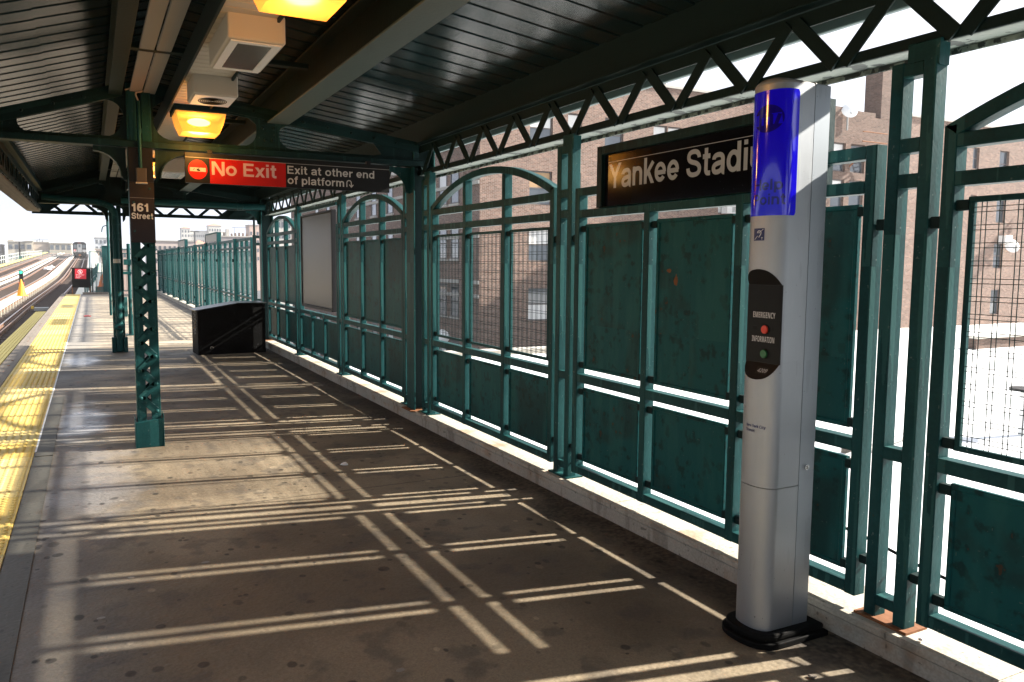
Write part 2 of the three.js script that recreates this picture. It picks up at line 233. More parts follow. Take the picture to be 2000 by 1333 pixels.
// ---------------------------------------------------------------- the setting
const EDGE = -1.24, KERB = 2.82, KERB_H = 0.115, PLAT_END = -42.4, ROOF_END = -16.35, ROOF_Z = 8.4;
struct('ground', [bx(-900, 900, -9.3, -9, -1500, 300)], M.street);
{
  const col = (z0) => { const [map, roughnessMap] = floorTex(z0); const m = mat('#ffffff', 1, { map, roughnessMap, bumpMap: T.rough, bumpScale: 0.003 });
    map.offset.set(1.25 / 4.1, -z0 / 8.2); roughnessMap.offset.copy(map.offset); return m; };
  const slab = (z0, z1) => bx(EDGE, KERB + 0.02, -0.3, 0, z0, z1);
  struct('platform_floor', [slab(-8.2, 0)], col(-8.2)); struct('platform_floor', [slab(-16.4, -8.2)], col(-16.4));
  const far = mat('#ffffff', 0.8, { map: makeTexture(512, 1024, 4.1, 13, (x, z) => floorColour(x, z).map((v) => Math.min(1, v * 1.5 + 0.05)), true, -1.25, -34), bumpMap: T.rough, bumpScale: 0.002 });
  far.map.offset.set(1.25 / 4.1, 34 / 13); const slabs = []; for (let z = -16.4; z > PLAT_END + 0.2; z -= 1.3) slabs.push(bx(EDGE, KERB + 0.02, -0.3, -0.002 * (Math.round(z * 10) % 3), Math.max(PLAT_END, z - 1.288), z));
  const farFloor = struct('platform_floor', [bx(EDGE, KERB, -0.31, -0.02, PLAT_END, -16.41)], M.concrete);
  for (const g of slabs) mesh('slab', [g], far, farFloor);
  struct('platform_floor', [slab(0, 9)], M.concrete);
  const strip = struct('edge_strip', [bx(-0.468, -0.335, 0.0, 0.006, -7.4, 2.5)], mat([0.16, 0.165, 0.16], 0.6, { bumpMap: T.rough, bumpScale: 0.002, map: T.concrete }));
  mesh('strip_length', [bx(-0.468, -0.335, 0.001, 0.0075, -10.6, -7.43)], strip.material, strip);
  const kerb = struct('kerb', [bx(KERB, 3.14, -0.4, KERB_H, -45, 9)], M.concrete);
  for (let z = -44.8; z < 8; z += 2.4) mesh('kerb_cap', [bar(KERB - 0.012, 3.13, KERB_H - 0.035, KERB_H + 0.004, z, z + 2.39, 0.012)], M.concrete, kerb);
  struct('platform_girder', [bx(EDGE + 0.05, 3.1, -1.5, -0.31, PLAT_END, 9), bx(EDGE + 0.1, EDGE + 0.3, -9, -1.5, -42, -41.6), bx(2.6, 2.9, -9, -1.5, -42, -41.6), bx(EDGE + 0.1, EDGE + 0.3, -9, -1.5, -20, -19.6), bx(2.6, 2.9, -9, -1.5, -20, -19.6)], M.dark);
}
tag(mesh('edge_line', [bx(-0.474, -0.4595, 0.0005, 0.008, PLAT_END, -7.6)], M.white), 'thin white line along the inner side of the yellow strip on the far platform', 'line');
// tactile strip: tiles with truncated domes
{
  const strip = thing('tactile_strip', 'yellow tactile warning strip with raised domes along the platform edge', 'tactile strip');
  const dome = (x, z) => { const g = new THREE.CylinderGeometry(0.0115, 0.018, 0.0075, 8, 1, true).toNonIndexed(); g.translate(x, 0.0135, z); const c = new THREE.CircleGeometry(0.0115, 8).rotateX(-Math.PI / 2).toNonIndexed(); c.translate(x, 0.01725, z); return [g, c]; };
  const gs = [bar(0, 0.585, 0, 0.01, 0.003, 0.607, 0.002)]; for (let i = 0; i < 10; i++) for (let j = 0; j < 10; j++) gs.push(...dome(0.03 + i * 0.0583, 0.035 + j * 0.06));
  const near = metric(mergeGeometries(clean(gs))), flat = bar(0, 0.585, 0, 0.0125, 0.003, 0.607, 0.002);
  const shade = [[0.7, 0.5, 0.12], [0.64, 0.45, 0.1], [0.74, 0.55, 0.16], [0.68, 0.52, 0.19]].map((c) => mat('#ffffff', 0.6, { map: makeTexture(128, 128, 0.61, 0.61, (x, y) => { const n = fbm(x * 9, y * 9, 4, c[0] * 100); return lerp3(c, [0.4, 0.28, 0.09], 0.4 * sm(0.55, 0.8, n) + 0.25 * vn(x * 120, y * 120)); }) }));
  for (let i = 0; i < 71; i++) { const z = -0.7 - i * 0.61 + 0.61 - 0.61; if (z < PLAT_END) break; const o = new THREE.Mesh(i < 45 ? near : flat, shade[Math.floor(rnd() * 4)]); o.name = 'tile'; o.position.set(-1.06, 0, z); strip.add(o); }
}
for (let k = 0, z = 2; z > PLAT_END + 2; z -= 4.1, k++) if (z < -7) {
  const o = tag(mesh('edge_plank', [bar(EDGE - 0.03, -1.065, -0.05, 0.012, z - 4.08, z, 0.006)], M.wood), `weathered timber plank along the outer platform edge, ${['nearest in view', 'second', 'third', 'fourth', 'fifth', 'sixth', 'seventh', 'eighth', 'ninth', 'tenth'][Math.max(0, k - 3)]} from the viewer`, 'plank', 'timber planks along the platform edge'); for (const q of [0.3, 3.7]) mesh('bolt', [tube(V3(-1.15, 0.01, z - q), V3(-1.15, 0.018, z - q), 0.02, 8)], M.rust, o);
}

// ---------------------------------------------------------------- the windscreen fence on the kerb
const FX0 = 2.876, FX1 = 2.946, FT = KERB_H + 0.014;                 // front and back of posts and frames; top of the base plates
function ladderPost(zc, label, group, topPlate = true) {             // two uprights joined by rungs on a base plate
  const t = thing('fence_post', label, 'fence post', [2.91, FT, zc], group), W = 0.098, I = 0.0415, X = 0.035;
  for (const s of [-1, 1]) mesh('upright', [bar(-X, X, 0, 2.272, s > 0 ? I : -W, s > 0 ? W : -I)], M.green, t);
  for (const [a, b] of [[0.048, 0.094], [0.678, 0.73], [1.782, 1.838], [1.92, 1.977], [2.214, 2.268]]) mesh('rung', [bar(-X + 0.002, X - 0.002, a, b, -I, I)], M.green, t);
  mesh('base_plate', [bar(-0.06, 0.075, -0.014, 0, -0.125, 0.125, 0.004)], zc > -3 ? M.rust : M.green, t);
  if (topPlate) mesh('top_plate', [bar(-0.03, 0.03, 2.24, 2.34, -0.03, 0.105)], M.green, t);
  for (const s of [-1, 1]) for (const [a, b] of [[1.62, 1.665], [0.2, 0.235]]) mesh('lug', [bar(-0.02, 0.03, a, b, s > 0 ? W : -W - 0.045, s > 0 ? W + 0.045 : -W)], M.dark, t);
  return t;
}
function wires(w, h, pitch, gap, r) {                               // woven in pairs
  const gs = []; for (let u = pitch / 2; u < w; u += pitch) for (const s of [-1, 1]) if (u + s * gap / 2 < w && u + s * gap / 2 > 0) gs.push(bx(-r, r, 0, h, u + s * gap / 2 - r, u + s * gap / 2 + r));
  for (let u = pitch / 2; u < h; u += pitch) for (const s of [-1, 1]) if (u + s * gap / 2 < h && u + s * gap / 2 > 0) gs.push(bx(-r - 0.003, r - 0.003, u + s * gap / 2 - r, u + s * gap / 2 + r, 0, w)); return gs;
}
// one bay of fencing between z0 (far) and z1 (near): frame, rails, mullions and three columns of infill
function bay(name, label, z0, z1, o = {}) {
  const t = thing(name, label, 'fence panel', [2.911, 0, (z0 + z1) / 2]), X = 0.034, w = z1 - z0, F = 0.054, n = 3, Y0 = 0.176, top = o.arch ? 2.13 : 2.1, cols = [];
  const cell = (w - F * 2 - (n - 1) * F) / n; for (let i = 0; i < n; i++) { const a = -w / 2 + F + i * (cell + F); cols.push([a, a + cell]); }
  const mull = [[-w / 2, -w / 2 + F], ...cols.slice(0, -1).map((c) => [c[1], c[1] + F]), [w / 2 - F, w / 2]];
  const rails = o.rails || [[Y0, 0.228], [0.806, 0.862], [1.904, 1.958], [2.046, 2.1]];
  const R = o.arch ? ((w * w / 4 + 0.25 * 0.25) / 2 / 0.25) : 0, archY = (z) => 2.38 - R + Math.sqrt(R * R - z * z);
  mull.forEach(([a, b], i) => { const end = i === 0 || i === n; mesh(end ? 'frame_side' : 'mullion', [bar(-X, X, Y0, end ? top : o.arch ? archY((a + b) / 2) - 0.056 : o.midTop || rails[rails.length - 1][1], a, b)], M.green, t); });
  for (const [a, b] of rails) cols.forEach(([c, d]) => mesh('rail', [bar(-X + 0.0015, X - 0.0015, a, b, c, d)], M.green, t));
  for (const [a, b] of o.stubs || []) mesh('rail', [bar(-X + 0.0015, X - 0.0015, 2.046, 2.1, a - (z0 + z1) / 2, b - (z0 + z1) / 2)], M.green, t);
  if (o.arch) { const out = [], inn = []; for (let i = 0; i <= 28; i++) { const z = -w / 2 + w * i / 28; out.push([z, archY(z)]); } const r2 = R - 0.056, zi = w / 2 - 0.05; for (let i = 28; i >= 0; i--) { const z = -zi + 2 * zi * i / 28; inn.push([z, 2.38 - R + Math.sqrt(Math.max(0, r2 * r2 - z * z))]); }
    const g = plate([...out, ...inn], [], X, 2 * X, 0.004); g.applyMatrix4(new THREE.Matrix4().set(0, 0, 1, 0, 0, 1, 0, 0, 1, 0, 0, 0, 0, 0, 0, 1)); flip(g); mesh('arch', [metric(g)], M.green, t); }
  const infill = (a, b, y0, y1, kind, mt) => {
    const c = a + 0.045, d = b - 0.038, e = 0.022, P = 0.012;
    const p = mesh(kind === 'mesh' ? 'mesh_pane' : 'infill_panel', [bar(-P, P, y0, y0 + e, c, d), bar(-P, P, y1 - e, y1, c, d), bar(-P, P, y0 + e, y1 - e, c, c + e), bar(-P, P, y0 + e, y1 - e, d - e, d)], mt, t);
    if (kind === 'mesh') { const g = wires(d - c - 2 * e, y1 - y0 - 2 * e, o.pitch || 0.066, 0.018, 0.0013); g.forEach((q) => q.translate(0, y0 + e, c + e)); stuffPart(mesh('wire_mesh', g, M.dark, p)); }
    else mesh('sheet', [bx(-0.004, 0.004, y0 + e, y1 - e, c + e, d - e)], mt, p);
    for (const y of [y0 + 0.004, y1 - 0.05]) { mesh('lug', [bar(-0.016, 0.016, y, y + 0.04, a, c + 0.003)], M.dark, t); mesh('lug', [bar(-0.016, 0.016, y, y + 0.04, d - 0.003, b)], M.dark, t); }
  };
  for (const [a, b] of cols) { infill(a, b, 0.268, 0.772, 'sheet', M.panel); if (o.upper) infill(a, b, 0.9, 1.862, o.upper, o.upper === 'mesh' ? M.green : M.panel); }
  return t;
}
function flip(g) { const p = g.attributes.position; for (let i = 0; i < p.count; i += 3) for (const k of ['position', 'normal', 'uv']) { const a = g.attributes[k]; if (!a) continue; for (let c = 0; c < a.itemSize; c++) { const s = a.getComponent(i + 1, c); a.setComponent(i + 1, c, a.getComponent(i + 2, c)); a.setComponent(i + 2, c, s); } } g.computeVertexNormals(); }
for (const [z, l] of [[0.49, 'green twin-bar fence post on a base plate behind the viewer at the near column'], [-2.115, 'green twin-bar fence post on a rusty base plate just right of the silver help pillar'], [-4.722, 'green twin-bar fence post between the arched mesh panel and the station name sign'], [-7.29, 'green twin-bar fence post on the near side of the closer fence-side column'], [-7.82, 'green twin-bar fence post on the far side of the closer fence-side column'],
  [-10.33, 'green twin-bar fence post between the blank board and the arch behind the exit sign'], [-12.82, 'green twin-bar fence post between the blank grey board and the farthest arched panel']]) ladderPost(z, l);
bay('fence_section', 'arched fence section of wire mesh at the right edge, nearest to the viewer', -1.972, 0.33, { arch: true, upper: 'mesh' });
bay('fence_section', 'square-topped fence section of scuffed teal sheets under the station name sign', -4.583, -2.263, { upper: 'sheet', rails: [[0.176, 0.228], [0.806, 0.862], [1.904, 1.9565]], midTop: 1.9565, stubs: [[-4.529, -4.308], [-2.538, -2.317]] });
bay('fence_section', 'arched fence section with wire mesh above solid sheets and bricks seen through it', -7.165, -4.863, { arch: true, upper: 'mesh', pitch: 0.072 });
bay('fence_section', 'arched fence section of six solid sheets below the hanging exit sign', -10.2, -7.93, { arch: true, upper: 'sheet' });
bay('fence_section', 'low fence section of three sheets under the blank grey board', -12.68, -10.46, { rails: [[0.176, 0.228], [0.806, 0.862]], midTop: 0.806 });
bay('fence_section', 'arched fence section of solid sheets at the far end under the canopy', -15.22, -12.94, { arch: true, upper: 'sheet' });
bay('fence_section', 'fence section of solid sheets first behind the viewer', 0.68, 2.98, { upper: 'sheet' }); bay('fence_section', 'fence section of solid sheets second behind the viewer', 3.2, 5.5, { upper: 'sheet' }); bay('fence_section', 'fence section of solid sheets third behind the viewer', 5.7, 8.0, { upper: 'sheet' });
{   // the rusty scrape on the middle sheet beside the name sign
  const t = scene.children.filter((o) => o.name.startsWith('fence_section') && (o.userData.label || '').includes('station name sign'))[0], blob = (cz, cy, rz, ry, k) => { const pts = Array.from({ length: 22 }, (_, i) => { const a = i / 22 * 2 * Math.PI, r = 0.65 + 0.7 * vn(Math.cos(a) * 2 + k, Math.sin(a) * 2 + k); return [cz + rz * r * Math.cos(a), cy + ry * r * Math.sin(a)]; }); const g = plate(pts, [], 0, 0.0012); g.rotateY(-Math.PI / 2); g.translate(-0.0042, 0, 0); return metric(g); };
  mesh('rust_patch', [blob(-0.13, 1.51, 0.016, 0.035, 3)], M.rust, t); mesh('rust_patch', [blob(-0.19, 1.565, 0.02, 0.012, 7)], M.rust, t);
}
{
  const b = thing('blank_board', 'tall blank grey notice board framed in the fence between two arched panels', 'notice board', [2.9, 0.94, -11.57]);
  mesh('face', [bar(-0.02, 0.02, 0.02, 1.33, -0.86, 0.86, 0.006)], M.greyBoard, b);
  for (const s of [-1, 1]) mesh('frame_side', [bar(-0.035, 0.035, -0.0, 1.36, s > 0 ? 0.863 : -0.898, s > 0 ? 0.898 : -0.863)], M.black, b);
  mesh('frame_bottom', [bar(-0.035, 0.035, -0.02, 0.018, -0.86, 0.86)], M.black, b); mesh('frame_top', [bar(-0.035, 0.035, 1.332, 1.36, -0.86, 0.86)], M.black, b); mesh('head_rail', [bar(-0.02, 0.03, 1.41, 1.45, -1.05, 1.05)], M.green, b);
}
{   // the farther, lower fence beyond the canopy
  const zs = [-16.9, -18.95, -21.6, -24.2, -26.85, -29.5, -32.1, -34.75, -37.3, -39.8, -42.3];
  const word = ['second', 'third', 'fourth', 'fifth', 'sixth', 'seventh', 'eighth', 'ninth', 'tenth', 'eleventh', 'twelfth'];
  zs.forEach((z, i) => { if (!i) return; const p = thing('open_fence_post', `single green post of the open-air fence, ${word[i - 1]} past the canopy end`, 'fence post', [2.9, FT, z]), H = i === 2 || i === 5 ? 2.2 : 1.97;
    mesh('upright', [bar(-0.05, 0.05, 0, H, -0.05, 0.05)], M.green, p); mesh('base_plate', [bar(-0.09, 0.09, -0.014, 0, -0.11, 0.11)], M.green, p); for (const y of [1.45, 0.3]) mesh('clip', [bar(-0.08, -0.05, y, y + 0.07, -0.03, 0.03)], M.dark, p); });
  for (let i = 0; i < zs.length - 1; i++) { const z1 = zs[i] - 0.08, z0 = zs[i + 1] + 0.08, w = z1 - z0, t = thing('open_fence_section', `green open-air fence section of mesh and bars, ${['first', ...word][i]} past the canopy end`, 'fence panel', [2.92, 0, (z0 + z1) / 2]);
    const F = 0.05, cell = (w - 4 * F) / 3; for (let k = 0; k < 4; k++) { const a = -w / 2 + k * (cell + F); mesh(k % 3 ? 'mullion' : 'frame_side', [bar(-0.03, 0.03, 0.18, 2.09, a, a + F)], M.green, t);
      if (k < 3) for (const [a0, b0] of [[0.18, 0.23], [0.81, 0.86], [1.86, 1.91], [2.03, 2.088]]) mesh('rail', [bar(-0.028, 0.028, a0, b0, a + F, a + F + cell)], M.green, t); }
    for (let k = 0; k < 3; k++) { const a = -w / 2 + F + k * (cell + F) + 0.03, wd = cell - 0.06; for (const [y0, y1] of [[0.27, 0.77], [0.9, 1.82]]) { const g = wires(wd, y1 - y0, 0.085, 0.02, 0.002); g.push(bar(-0.01, 0.01, 0, 0.02, 0, wd), bar(-0.01, 0.01, y1 - y0 - 0.02, y1 - y0, 0, wd), bar(-0.01, 0.01, 0.02, y1 - y0 - 0.02, 0, 0.02), bar(-0.01, 0.01, 0.02, y1 - y0 - 0.02, wd - 0.02, wd)); g.forEach((q) => q.translate(0, y0, a)); stuffPart(mesh('wire_mesh', g, M.teal, t)); } } }
  for (const [za, zb, l] of [[-23.9, -21.7, 'nearer pale sign board standing above the open-air fence, seen from behind'], [-31.8, -29.6, 'farther small sign board standing above the open-air fence, seen from behind']]) { const s = thing('fence_sign', l, 'sign', [2.88, 1.98, (za + zb) / 2]), h = (zb - za) / 2; mesh('board', [bar(-0.02, 0.02, 0.13, 0.32, -h, h)], M.grey, s); mesh('frame', [bar(-0.03, 0.03, 0.325, 0.36, -h, h), bar(-0.03, 0.03, 0, 0.32, -h - 0.045, -h - 0.005)], M.green, s); }
  const e = thing('end_post', 'dark twin-bar post standing across the fence line at the canopy end', 'fence post', [2.92, FT, -16.3]);   // > uprights, rungs, pole
  for (const s of [-1, 1]) mesh('upright', [bar(s > 0 ? 0.04 : -0.1, s > 0 ? 0.1 : -0.04, 0, 1.98, -0.035, 0.035)], M.dark, e); for (const y of [0.05, 0.68, 1.78, 1.92]) mesh('rung', [bar(-0.04, 0.04, y, y + 0.055, -0.033, 0.033)], M.dark, e); mesh('pole', [tube(V3(-0.07, 1.98, 0), V3(-0.07, 2.31, 0), 0.02)], M.dark, e);
}
tag(mesh('wire_rope', [curveTube([[3.05, 0.36, -16], [3.04, 0.3, -12], [3.05, 0.34, -8], [3.05, 0.3, -5], [3.04, 0.4, -2.5], [3.04, 0.33, -1.9], [3.05, 0.36, 0], [3.05, 0.3, 3]], 0.007, 120, 6)], M.blackMatte), 'slack dark wire rope strung low behind the fence', 'cable');

// ---------------------------------------------------------------- canopy
const RIDGE = 0.4, RY = 3.1, roofY = (x) => x < RIDGE ? RY + 0.326 * (x - RIDGE) : RY - 0.13 * (x - RIDGE);
const DECK = 0.2, deckY = (x) => roofY(x) + DECK;
const COLZ = [0.45, -7.5, -15.5];
function eaveLattice(name, label, x, z0, z1, dir) {                  // two chords with a zigzag between, parallel to the platform
  const t = thing(name, label, 'roof truss', [x, 0, 0]), pitch = 0.5452, yb = 2.5, yt = 2.672;
  mesh('bottom_chord', [bar(0, 0.012, 2.456, 2.502, z0, z1, 0.002)], M.dark, t); mesh('bottom_flange', [bar(dir > 0 ? 0.014 : -0.13, dir > 0 ? 0.145 : -0.002, 2.456, 2.468, z0, z1, 0.002)], M.peeled, t); mesh('flange_lip', [bar(dir > 0 ? 0.133 : -0.13, dir > 0 ? 0.145 : -0.118, 2.432, 2.4555, z0, z1, 0.003)], M.scaly, t);
  mesh('top_chord', [bar(0, 0.012, yt, 2.74, z0, z1, 0.002)], M.dark, t);
  for (let z = Math.ceil((z0 + 0.3) / pitch) * pitch + 0.24; z < z1 - 0.3; z += pitch) for (const s of [-1, 1]) mesh('diagonal', [strut(V3(-0.008, yb - 0.03, z + s * 0.02), V3(-0.008, yt + 0.03, z + s * (pitch / 2 - 0.02)), 0.066, 0.011, V3(0, 0.4 * -s, 1))], M.dark, t);
  if (dir > 0) { const rg = metric(new THREE.SphereGeometry(0.012, 7, 4)); for (let z = Math.ceil(-8 / pitch) * pitch + 0.24; z < -1.4; z += pitch) for (const [dz, y] of [[-0.05, 2.7], [0.05, 2.7], [pitch / 2 - 0.045, 2.48], [pitch / 2 + 0.045, 2.48]].map(([a, b]) => [a + (b > 2.6 ? pitch / 2 : -pitch / 2), b])) { const o = new THREE.Mesh(rg, M.dark); o.name = 'rivet'; o.position.set(-0.002, y, z + dz); t.add(o); } }
  return t;
}
eaveLattice('eave_truss', 'dark zigzag lattice girder above the fence, carrying the canopy edge', 2.9, ROOF_END + 0.02, ROOF_Z, 1);
eaveLattice('eave_truss', 'dark zigzag lattice girder along the track-side edge of the canopy', -0.74, ROOF_END + 0.02, ROOF_Z, -1);
for (const [x, w] of [[2.9, 'fence-side'], [-0.74, 'track-side']]) { const t = thing('eave_beam', `dark steel channel on top of the ${w} lattice girder`, 'beam', [x, 0, 0]), s = x > 0 ? -1 : 1; mesh('web', [bar(-0.006, 0.006, 2.758, 3.008, ROOF_END, ROOF_Z)], M.dark, t); mesh('flange', [bar(Math.min(0, s * 0.07), Math.max(0, s * 0.07), 2.744, 2.757, ROOF_END, ROOF_Z, 0.003)], M.dark, t); }
{
  const f = thing('eave_fascia', 'weathered boards facing the track-side edge of the canopy', 'fascia', [0, 0, 0]);
  for (let z = ROOF_Z, k = 0; z > ROOF_END + 0.5; z -= 2.7, k++) { mesh('board', [bar(-0.93, -0.9, 2.415, 2.9, Math.max(ROOF_END, z - 2.69), z)], M.wood, f); mesh('soffit_board', [bar(-0.898, -0.735, 2.41, 2.43, Math.max(ROOF_END, z - 2.69), z)], M.wood, f); }
  tag(mesh('gutter_board', [bar(3.17, 3.2, 2.72, 2.96, ROOF_END, ROOF_Z)], M.fasciaGreen), 'grey-green gutter board along the outer edge of the canopy above the fence', 'fascia');
}
{   // deck: pressed steel pans running across the platform
  const run = 0.228, prof = [[0, 0], [0.137, 0], [0.1375, 0.02], [0.1415, 0.02], [0.142, 0.006], [0.218, 0.006], [0.2185, 0.026], [0.2245, 0.026], [0.225, 0], [0.228, 0]], n = 4;
  const sheetGeo = (xa, xb) => { const pos = []; const pts = []; for (let i = 0; i < n; i++) prof.forEach(([z, y], k) => { if (i && !k) return; pts.push([i * run + z, y]); });
    const cuts = [xa]; if (xa < -0.3) cuts.push(-0.26); cuts.push(xb);
    for (let c = 0; c + 1 < cuts.length; c++) for (let i = 0; i + 1 < pts.length; i++) { const [z0, y0] = pts[i], [z1, y1] = pts[i + 1], a = cuts[c] - (c ? 0.03 : 0), e = c ? 0.004 : 0, b = cuts[c + 1], A = [a, deckY(a) + y0 + e, z0], B = [b, deckY(b) + y0 + e, z0], C = [b, deckY(b) + y1 + e, z1], D = [a, deckY(a) + y1 + e, z1]; pos.push(...A, ...B, ...C, ...A, ...C, ...D); }
    const g = new THREE.BufferGeometry(); g.setAttribute('position', new THREE.Float32BufferAttribute(pos, 3)); g.computeVertexNormals(); return metric(g); };
  const L = sheetGeo(-0.9, RIDGE), Rr = sheetGeo(RIDGE, 3.16), deck = thing('roof_deck', 'dark glossy pressed-steel roof pans on the underside of the canopy', 'roof');
  const slope = (xa, xb) => plate([[xa, deckY(xa) + 0.045], [xb, deckY(xb) + 0.045], [xb, deckY(xb) + 0.09], [xa, deckY(xa) + 0.09]], [], ROOF_Z, ROOF_Z - ROOF_END + 0.06);
  mesh('roofing', [slope(-0.93, RIDGE), slope(RIDGE, 3.2)], M.snowRoof, deck);
  for (let z = ROOF_END; z < ROOF_Z - 0.5; z += 0.912) for (const g of [L, Rr]) { const o = new THREE.Mesh(g, M.deck); o.name = 'deck_pan'; o.position.z = z; o.position.y = rr(-0.002, 0.002); deck.add(o); }
}
// cross frames
const arc = (cx, cy, r, a0, a1, n = 8) => Array.from({ length: n + 1 }, (_, i) => { const a = (a0 + (a1 - a0) * i / n) * Math.PI / 180; return [cx + r * Math.cos(a), cy + r * Math.sin(a)]; });
function crossFrame(zf, label) {
  const t = thing('cross_frame', label, 'roof truss', [0, 0, zf]), B = 2.6, tc = (x, d) => roofY(x) - 0.012 - d;
  const outline = [[-0.72, B - 0.012], [2.88, B - 0.012], [2.88, tc(2.88, 0)], [RIDGE, tc(RIDGE, 0)], [-0.72, tc(-0.72, 0)]];
  const hl = [[-0.36, B + 0.012], ...arc(0.13, B + 0.14, 0.13, -70, 0, 5), ...arc(0.16, tc(0.16, 0.115) - 0.11, 0.12, 0, 100, 6), [-0.38, tc(-0.38, 0.1)], ...arc(-0.4, B + 0.085, 0.075, 110, 250, 7)];
  const hm = [...arc(0.66, B + 0.17, 0.155, 180, 270, 6), ...arc(1.22, B + 0.14, 0.125, -90, 0, 6), [1.345, tc(1.345, 0.16)], [1.28, tc(1.28, 0.115)], [0.6, tc(0.6, 0.115)], [0.505, tc(0.505, 0.2)]];
  const hr = [[1.63, tc(1.63, 0.1)], ...arc(1.66, B + 0.135, 0.12, 150, 265, 6), [2.42, B + 0.012], [2.5, B + 0.03], [2.42, tc(2.42, 0.1)]];
  mesh('web_plate', [plate(outline, [hl, hm, hr], 0.006, 0.012)], M.greenShaded, t);
  mesh('bottom_flange', [bar(-0.88, 2.9, 2.532, 2.585, -0.07, 0.07)], M.greenShaded, t);
  for (const s of [-1, 1]) { mesh('bottom_angle', [bar(-0.72, 2.88, 2.5855, 2.612, s > 0 ? 0.007 : -0.018, s > 0 ? 0.018 : -0.007)], M.greenShaded, t);
    mesh('top_angle', [strut(V3(-0.72, tc(-0.72, 0.05), s * 0.02), V3(RIDGE - 0.13, tc(RIDGE - 0.13, 0.05), s * 0.02), 0.012, 0.1, V3(0, 0, 1)), strut(V3(RIDGE + 0.13, tc(RIDGE + 0.13, 0.05), s * 0.02), V3(2.88, tc(2.88, 0.05), s * 0.02), 0.012, 0.1, V3(0, 0, 1))], M.greenShaded, t); }
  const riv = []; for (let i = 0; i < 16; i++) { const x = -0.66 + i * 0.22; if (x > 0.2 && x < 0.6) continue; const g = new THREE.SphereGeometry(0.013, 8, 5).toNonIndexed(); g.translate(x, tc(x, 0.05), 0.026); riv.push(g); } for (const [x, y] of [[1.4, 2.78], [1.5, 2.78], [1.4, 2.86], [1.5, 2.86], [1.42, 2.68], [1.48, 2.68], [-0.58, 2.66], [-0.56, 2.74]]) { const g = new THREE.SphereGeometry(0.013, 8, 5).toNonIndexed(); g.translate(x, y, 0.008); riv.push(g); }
  for (const g of riv) mesh('rivet', [metric(g)], M.greenShaded, t);
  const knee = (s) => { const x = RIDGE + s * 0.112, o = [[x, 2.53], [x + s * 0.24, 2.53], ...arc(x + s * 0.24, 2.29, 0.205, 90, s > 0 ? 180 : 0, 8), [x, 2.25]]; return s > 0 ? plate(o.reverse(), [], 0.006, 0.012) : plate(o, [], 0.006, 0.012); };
  for (const s of [-1, 1]) { mesh('knee_bracket', [knee(s)], M.greenShaded, t); const p = arc(RIDGE + s * 0.352, 2.29, 0.205, 90, s > 0 ? 180 : 0, 8); for (let i = 0; i < 8; i++) mesh('bracket_flange', [strut(V3(p[i][0], p[i][1], 0), V3(p[i + 1][0], p[i + 1][1], 0), 0.1, 0.01, V3(0, 0, 1))], M.greenShaded, t); }
  return t;
}
crossFrame(COLZ[0] - 0.0, 'dark cross frame of the canopy behind the viewer'); crossFrame(-7.475, 'dark riveted cross frame with rounded openings above the hanging exit sign'); crossFrame(-15.5, 'dark cross frame of the canopy over the farther column with the drain pipe');
function column(zc, label, laced) {                                  // two channels joined by lacing, on a boxed foot
  const t = thing('canopy_column', label, 'column', [0.395, 0, zc]), w = 0.093, D = 0.075;
  for (const s of [-1, 1]) { mesh('channel', [bar(s > 0 ? w - 0.012 : -w, s > 0 ? w : -w + 0.012, 0, 3.05, -D, D, 0.002), bar(s > 0 ? w - 0.073 : -w + 0.0125, s > 0 ? w - 0.0125 : -w + 0.073, 0, 3.05, D - 0.011, D, 0.002), bar(s > 0 ? w - 0.068 : -w + 0.0125, s > 0 ? w - 0.0125 : -w + 0.068, 0, 3.05, -D, -D + 0.011, 0.002)], M.green, t); }
  const step = 0.118; let k = 0;
  for (let y = 0.31; y < 2.2; y += step, k++) { const s = k % 2 ? 1 : -1; for (const f of [1, -1]) { const z = f * (D + 0.0045);
      mesh('lacing_bar', [strut(V3(-s * 0.058, y, z), V3(s * 0.058, y + step, z), 0.008, 0.06, V3(0, 0, 1))], M.green, t); const g = new THREE.SphereGeometry(0.018, 10, 5, 0, Math.PI * 2, 0, Math.PI / 2).toNonIndexed(); g.rotateX(f * Math.PI / 2); g.translate(-s * 0.062, y, z + f * 0.002); mesh('rivet', [metric(g)], M.green, t); } }
  mesh('foot_box', [plate([[-0.108, 0], [0.108, 0], [0.108, 0.25], [-0.108, 0.22]], [], D + 0.022, 2 * D + 0.044, 0.004)], M.green, t);
  mesh('foot_collar', [bar(-0.112, -0.108, 0, 0.265, -D - 0.03, D + 0.03), bar(0.108, 0.112, 0, 0.28, -D - 0.03, D + 0.03)], M.green, t);
  return t;
}
column(-7.505, 'green laced steel column carrying the street sign'); column(-15.58, 'dark column with a round green drain pipe clamped to its front'); column(0.4, 'green laced steel column behind the viewer');
function sideColumn(zc, label) { const t = thing('side_column', label, 'column', [2.93, 0, zc]); mesh('web', [bar(-0.1, 0.1, KERB_H + 0.012, 2.75, -0.01, 0.01, 0.002)], M.dark, t); for (const s of [-1, 1]) mesh('flange', [bar(s > 0 ? 0.1 : -0.112, s > 0 ? 0.112 : -0.1, KERB_H + 0.012, 2.75, -0.105, 0.105, 0.002)], M.green, t); mesh('base_plate', [bar(-0.16, 0.16, KERB_H - 0.0, KERB_H + 0.012, -0.14, 0.14)], M.rust, t);
  mesh('knee_bracket', [plate([[-0.112, 2.53], [-0.36, 2.53], ...arc(-0.36, 2.29, 0.2, 90, 0, 8), [-0.112, 2.28]], [], 0.006, 0.012)], M.green, t); return t; }
sideColumn(-7.555, 'dark H-section column in the fence line between two arched panels'); sideColumn(-15.5, 'dark H-section column in the fence line at the canopy end'); sideColumn(0.85, 'dark H-section column in the fence line behind the viewer');
